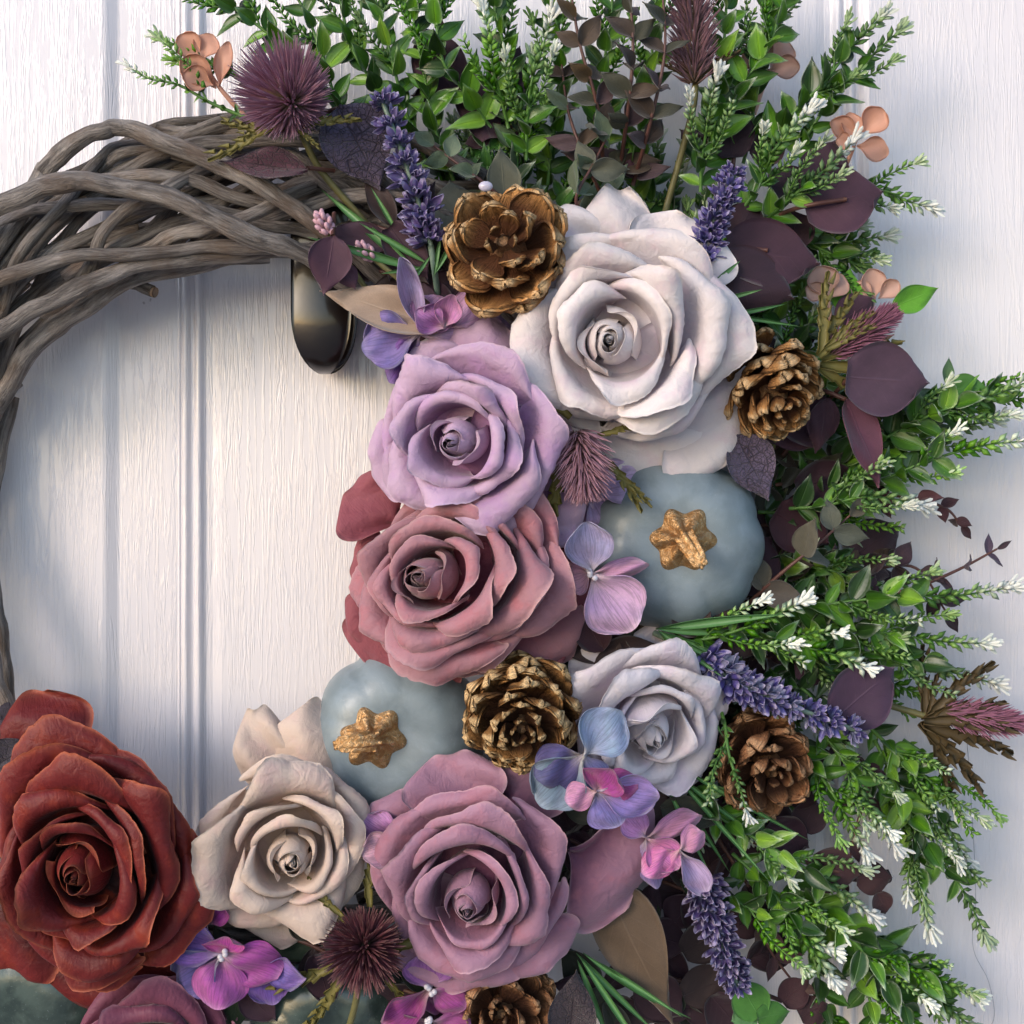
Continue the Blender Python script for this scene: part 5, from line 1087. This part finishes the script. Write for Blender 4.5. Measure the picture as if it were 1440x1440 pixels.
euc('thin plum twig with small pointed leaves sticking out at the right', [(1200, 850, 70), (1290, 825, 110), (1350, 800, 115), (1402, 772, 115)], ['#3c2832', '#4a3340', '#44364a'], 40, 15, 5, 8)
euc('dark plum twig with curled leaves under the right edge sprigs', [(1210, 690, 70), (1280, 700, 105), (1330, 715, 105), (1352, 740, 100)], ['#3c2028', '#4e2c34'], 40, 24, 4, 9)
euc('dark plum twig deep behind the thin plum twig', [(1150, 820, 60), (1230, 800, 90), (1290, 800, 90), (1330, 860, 90)], ['#33222a', '#3c2832'], 56, 34, 5, 10)
euc('dark plum twig dropping right of the dusky lavender', [(1010, 1180, 70), (1060, 1260, 100), (1080, 1330, 100), (1130, 1400, 100)], ['#33191f', '#3c222a', '#44302c'], 54, 24, 6, 11)
euc('dark reddish twig through the white tipped sprigs right of the russet cone', [(1150, 1040, 70), (1220, 1080, 100), (1200, 1180, 100), (1190, 1240, 100)], ['#33191f', '#3c222a'], 46, 20, 5, 12)
rs = np.random.RandomState(77)
for k in range(20):
    a = math.radians(-70+k*(190/19.0)); r0 = 300; r1 = rs.uniform(400, 500); cx, cy = 760, 740
    tn, tc = [('dark brown', BR[:3]), ('dark plum', PL[2:5:2]), ('dark olive', ['#33352a', '#3a3a2c'])][k % 3]; mk = mark_of((cx+math.cos(a)*r1, cy-math.sin(a)*r1))
    euc(f'{tn} leaved twig deep behind {mk}', [(cx+math.cos(a)*r0, cy-math.sin(a)*r0, 40), (cx+math.cos(a)*(r0+r1)/2, cy-math.sin(a)*(r0+r1)/2+rs.uniform(-20, 20), 60), (cx+math.cos(a+.08)*r1, cy-math.sin(a+.08)*r1, 50)], tc, 62, 36, 6, 100+k, group='dark leaved twigs deep in the foliage')
# single broad leaves
leafbranch('tan pointed leaf with green underside above the bronze hook', (600, 445, 190), [(628, 462, 185, 162, 190, 64, 'O', '#a08a78', 0)], None, 'leaf', 'broad_leaf')
leafbranch('brown paper like pointed leaf hanging below the mauve rose', (885, 1310, 150), [(852, 1240, 150, -66, 230, 96, 'T', '#5f4e3e', 0)], None, 'leaf', 'broad_leaf')
leafbranch('grey green round leaf behind the top of the upper pine cone', (655, 320, 120), [(650, 350, 130, 100, 100, 96, 'R', '#6f6e60', 0)], None, 'leaf', 'broad_leaf')
leafbranch('bright green pointed leaf beside the pink tipped thistle', (1258, 432, 110), [(1254, 432, 120, 22, 74, 38, 'O', '#5c9a26', 0)], None, 'leaf', 'broad_leaf')
leafbranch('bright green leaf hidden behind the pink tipped thistle tip', (1190, 440, 90), [(1185, 440, 100, 80, 66, 44, 'O', '#5c9a26', 0)], None, 'leaf', 'broad_leaf')
leafbranch('bright green lobed leaf at the bottom edge under the dusky lavender', (1060, 1425, 110), [(1068, 1430, 130, 120, 60, 56, 'R', '#42762c', 0), (1065, 1432, 132, 10, 48, 40, 'R', '#356824', 0), (1062, 1425, 120, 200, 36, 40, 'R', '#4a7a4a', 0)], None, 'leaf', 'broad_leaf')
leafbranch('grey green rounded leaf at the right behind the slender sprigs', (1275, 590, 100), [(1275, 585, 110, 20, 80, 60, 'R', '#566b50', -10), (1330, 545, 105, -5, 70, 44, 'O', '#4e8033', 0), (1330, 540, 105, 80, 40, 16, 'O', '#4e6e45', 0)], [(1240, 600, 90), (1300, 560, 105), (1340, 540, 105)], 'leaf', 'leaf_twig', stem_mat='stem_green')
leafbranch('small grey green leaf right above the side lying pine cone', (1030, 450, 130), [(1025, 462, 150, 20, 40, 36, 'R', '#5a6a66', 0)], None, 'leaf', 'broad_leaf')

# peach blossoms
PB = {m: [bmesh_('petal', m, 30, 28, 'petal', cup=c, bend=b, nu=9, nv=9, wave=.6, seed=s, th=1.2) for c, b, s in ((.5, -.15, 1), (.3, .1, 2))] for m in ('peach', 'peach_pale')}
def peach(label, c, ps, mat, stem):
    root = thing('peach_blossom', label, 'blossom', c, 'small peach coloured blossoms'); 
    for i, (x, y, deg, L, wd, tl) in enumerate(ps):
        a = math.radians(deg); t = math.radians(tl); part('petal', PB[mat][i % 2], root, mat4(rel(c, (x, y, c[2]+2*i)), frame((math.cos(a)*math.cos(t), math.sin(a)*math.cos(t), math.sin(t)), (-math.cos(a)*math.sin(t), -math.sin(a)*math.sin(t), math.cos(t))), (wd/28, L/30, L/30)))
    Q = catmull([rel(c, q) for q in stem], 8); v, f, u, _ = tube(Q, np.linspace(4, 2, 8), 7); part('stem', mesh_from('stem', v, f, u, M[mat]), root)
peach('peach blossom left of the big mauve thistle at the top left', (300, 115, 140), [(282, 84, 130, 40, 36, 0), (284, 84, 70, 36, 36, 5), (304, 124, 140, 56, 38, 0), (308, 122, 78, 60, 24, 5), (300, 120, 165, 40, 34, 10)], 'peach', [(345, 165, 130), (310, 125, 140), (284, 86, 140)])
peach('pale peach blossom before the door between the top right sprigs', (1085, 95, 70), [(1080, 100, 130, 46, 50, 0), (1084, 96, 60, 46, 44, 0), (1082, 98, 0, 40, 34, 5), (1080, 100, 200, 30, 30, 0)], 'peach_pale', [(1060, 160, 70), (1072, 125, 70), (1082, 98, 70)])
peach('peach blossom above the round plum leaves at the right', (1205, 190, 120), [(1205, 195, 150, 42, 32, 0), (1202, 200, 100, 40, 30, 5), (1212, 190, 50, 42, 38, 0), (1205, 205, -12, 44, 34, 0), (1200, 200, 180, 24, 24, 0)], 'peach', [(1180, 250, 100), (1195, 220, 115), (1205, 195, 120)])
peach('pale peach blossom above the pink tipped thistle', (1232, 412, 100), [(1230, 420, 100, 40, 34, 0), (1228, 418, 150, 34, 28, 0), (1235, 420, 40, 34, 26, 0), (1228, 424, 190, 26, 30, 0)], 'peach_pale', [(1210, 460, 90), (1225, 435, 100), (1230, 418, 100)])
peach('brownish peach round petals left of the pink tipped thistle', (1165, 405, 110), [(1162, 420, 105, 44, 44, 0), (1165, 420, 60, 38, 36, 0), (1160, 420, 150, 30, 28, 0)], 'peach_pale', [(1170, 470, 100), (1165, 420, 110)])

# thin green blades and bare stems among the flowers
def blades(label, c, bl, w0=8, name='grass_blades', col='grass'):
    root = thing(name, label, 'leaf blades', c)
    for i, (x, y, z, deg, L) in enumerate(bl):
        a = math.radians(deg); part('blade', GB[i % 3], root, mat4(rel(c, (x, y, z)), frame((math.cos(a), math.sin(a), .1), (.2, -.2, 1)), (w0/8*.8, L/60, L/60)))
blades('bundle of thin green blades running down from the pink florets', (950, 1085, 150), [(940, 1080, 150, -38, 150), (945, 1085, 155, -48, 180), (940, 1095, 150, -56, 150), (950, 1075, 145, -30, 200), (935, 1100, 155, -65, 130), (950, 1120, 140, -20, 110)])
blades('bundle of glossy green blades below the mauve rose at the bottom', (815, 1340, 150), [(810, 1340, 150, -45, 150), (815, 1345, 155, -55, 160), (820, 1340, 150, -35, 170), (812, 1350, 150, -68, 120), (825, 1345, 145, -28, 140)], 10)
blades('curved green blades over the large plum leaves by the white rose', (1005, 390, 185), [(1003, 398, 190, 38, 44), (1003, 425, 190, 15, 62), (1010, 445, 185, 8, 90), (1005, 440, 180, 350, 110)], 7)
# door scratches: loose hair-thin thread
t_ = thing('loose_thread', 'hair thin loose thread hanging in front of the door at the lower right', 'thread', (1362, 1040, 40))
Q = catmull([rel((1362, 1040, 40), q) for q in [(1355, 980, 60), (1364, 1100, 40), (1372, 1250, 20), (1368, 1330, 10), (1390, 1380, 6), (1398, 1430, 6), (1380, 1460, 6)]], 40); v, f, u, _ = tube(Q, .45, 4); part('fibre', mesh_from('fibre', v, f, u, M['thread']), t_)
g_ = thing('glue_drop', 'clear dried glue drop on the tip of the upper pine cone', 'glue drop', (683, 262, 262)); part('drop', sphere_mesh('drop', 8, 'glue', 14, 9, (1.1, .8, .7)), g_)
bpy.context.view_layer.update()
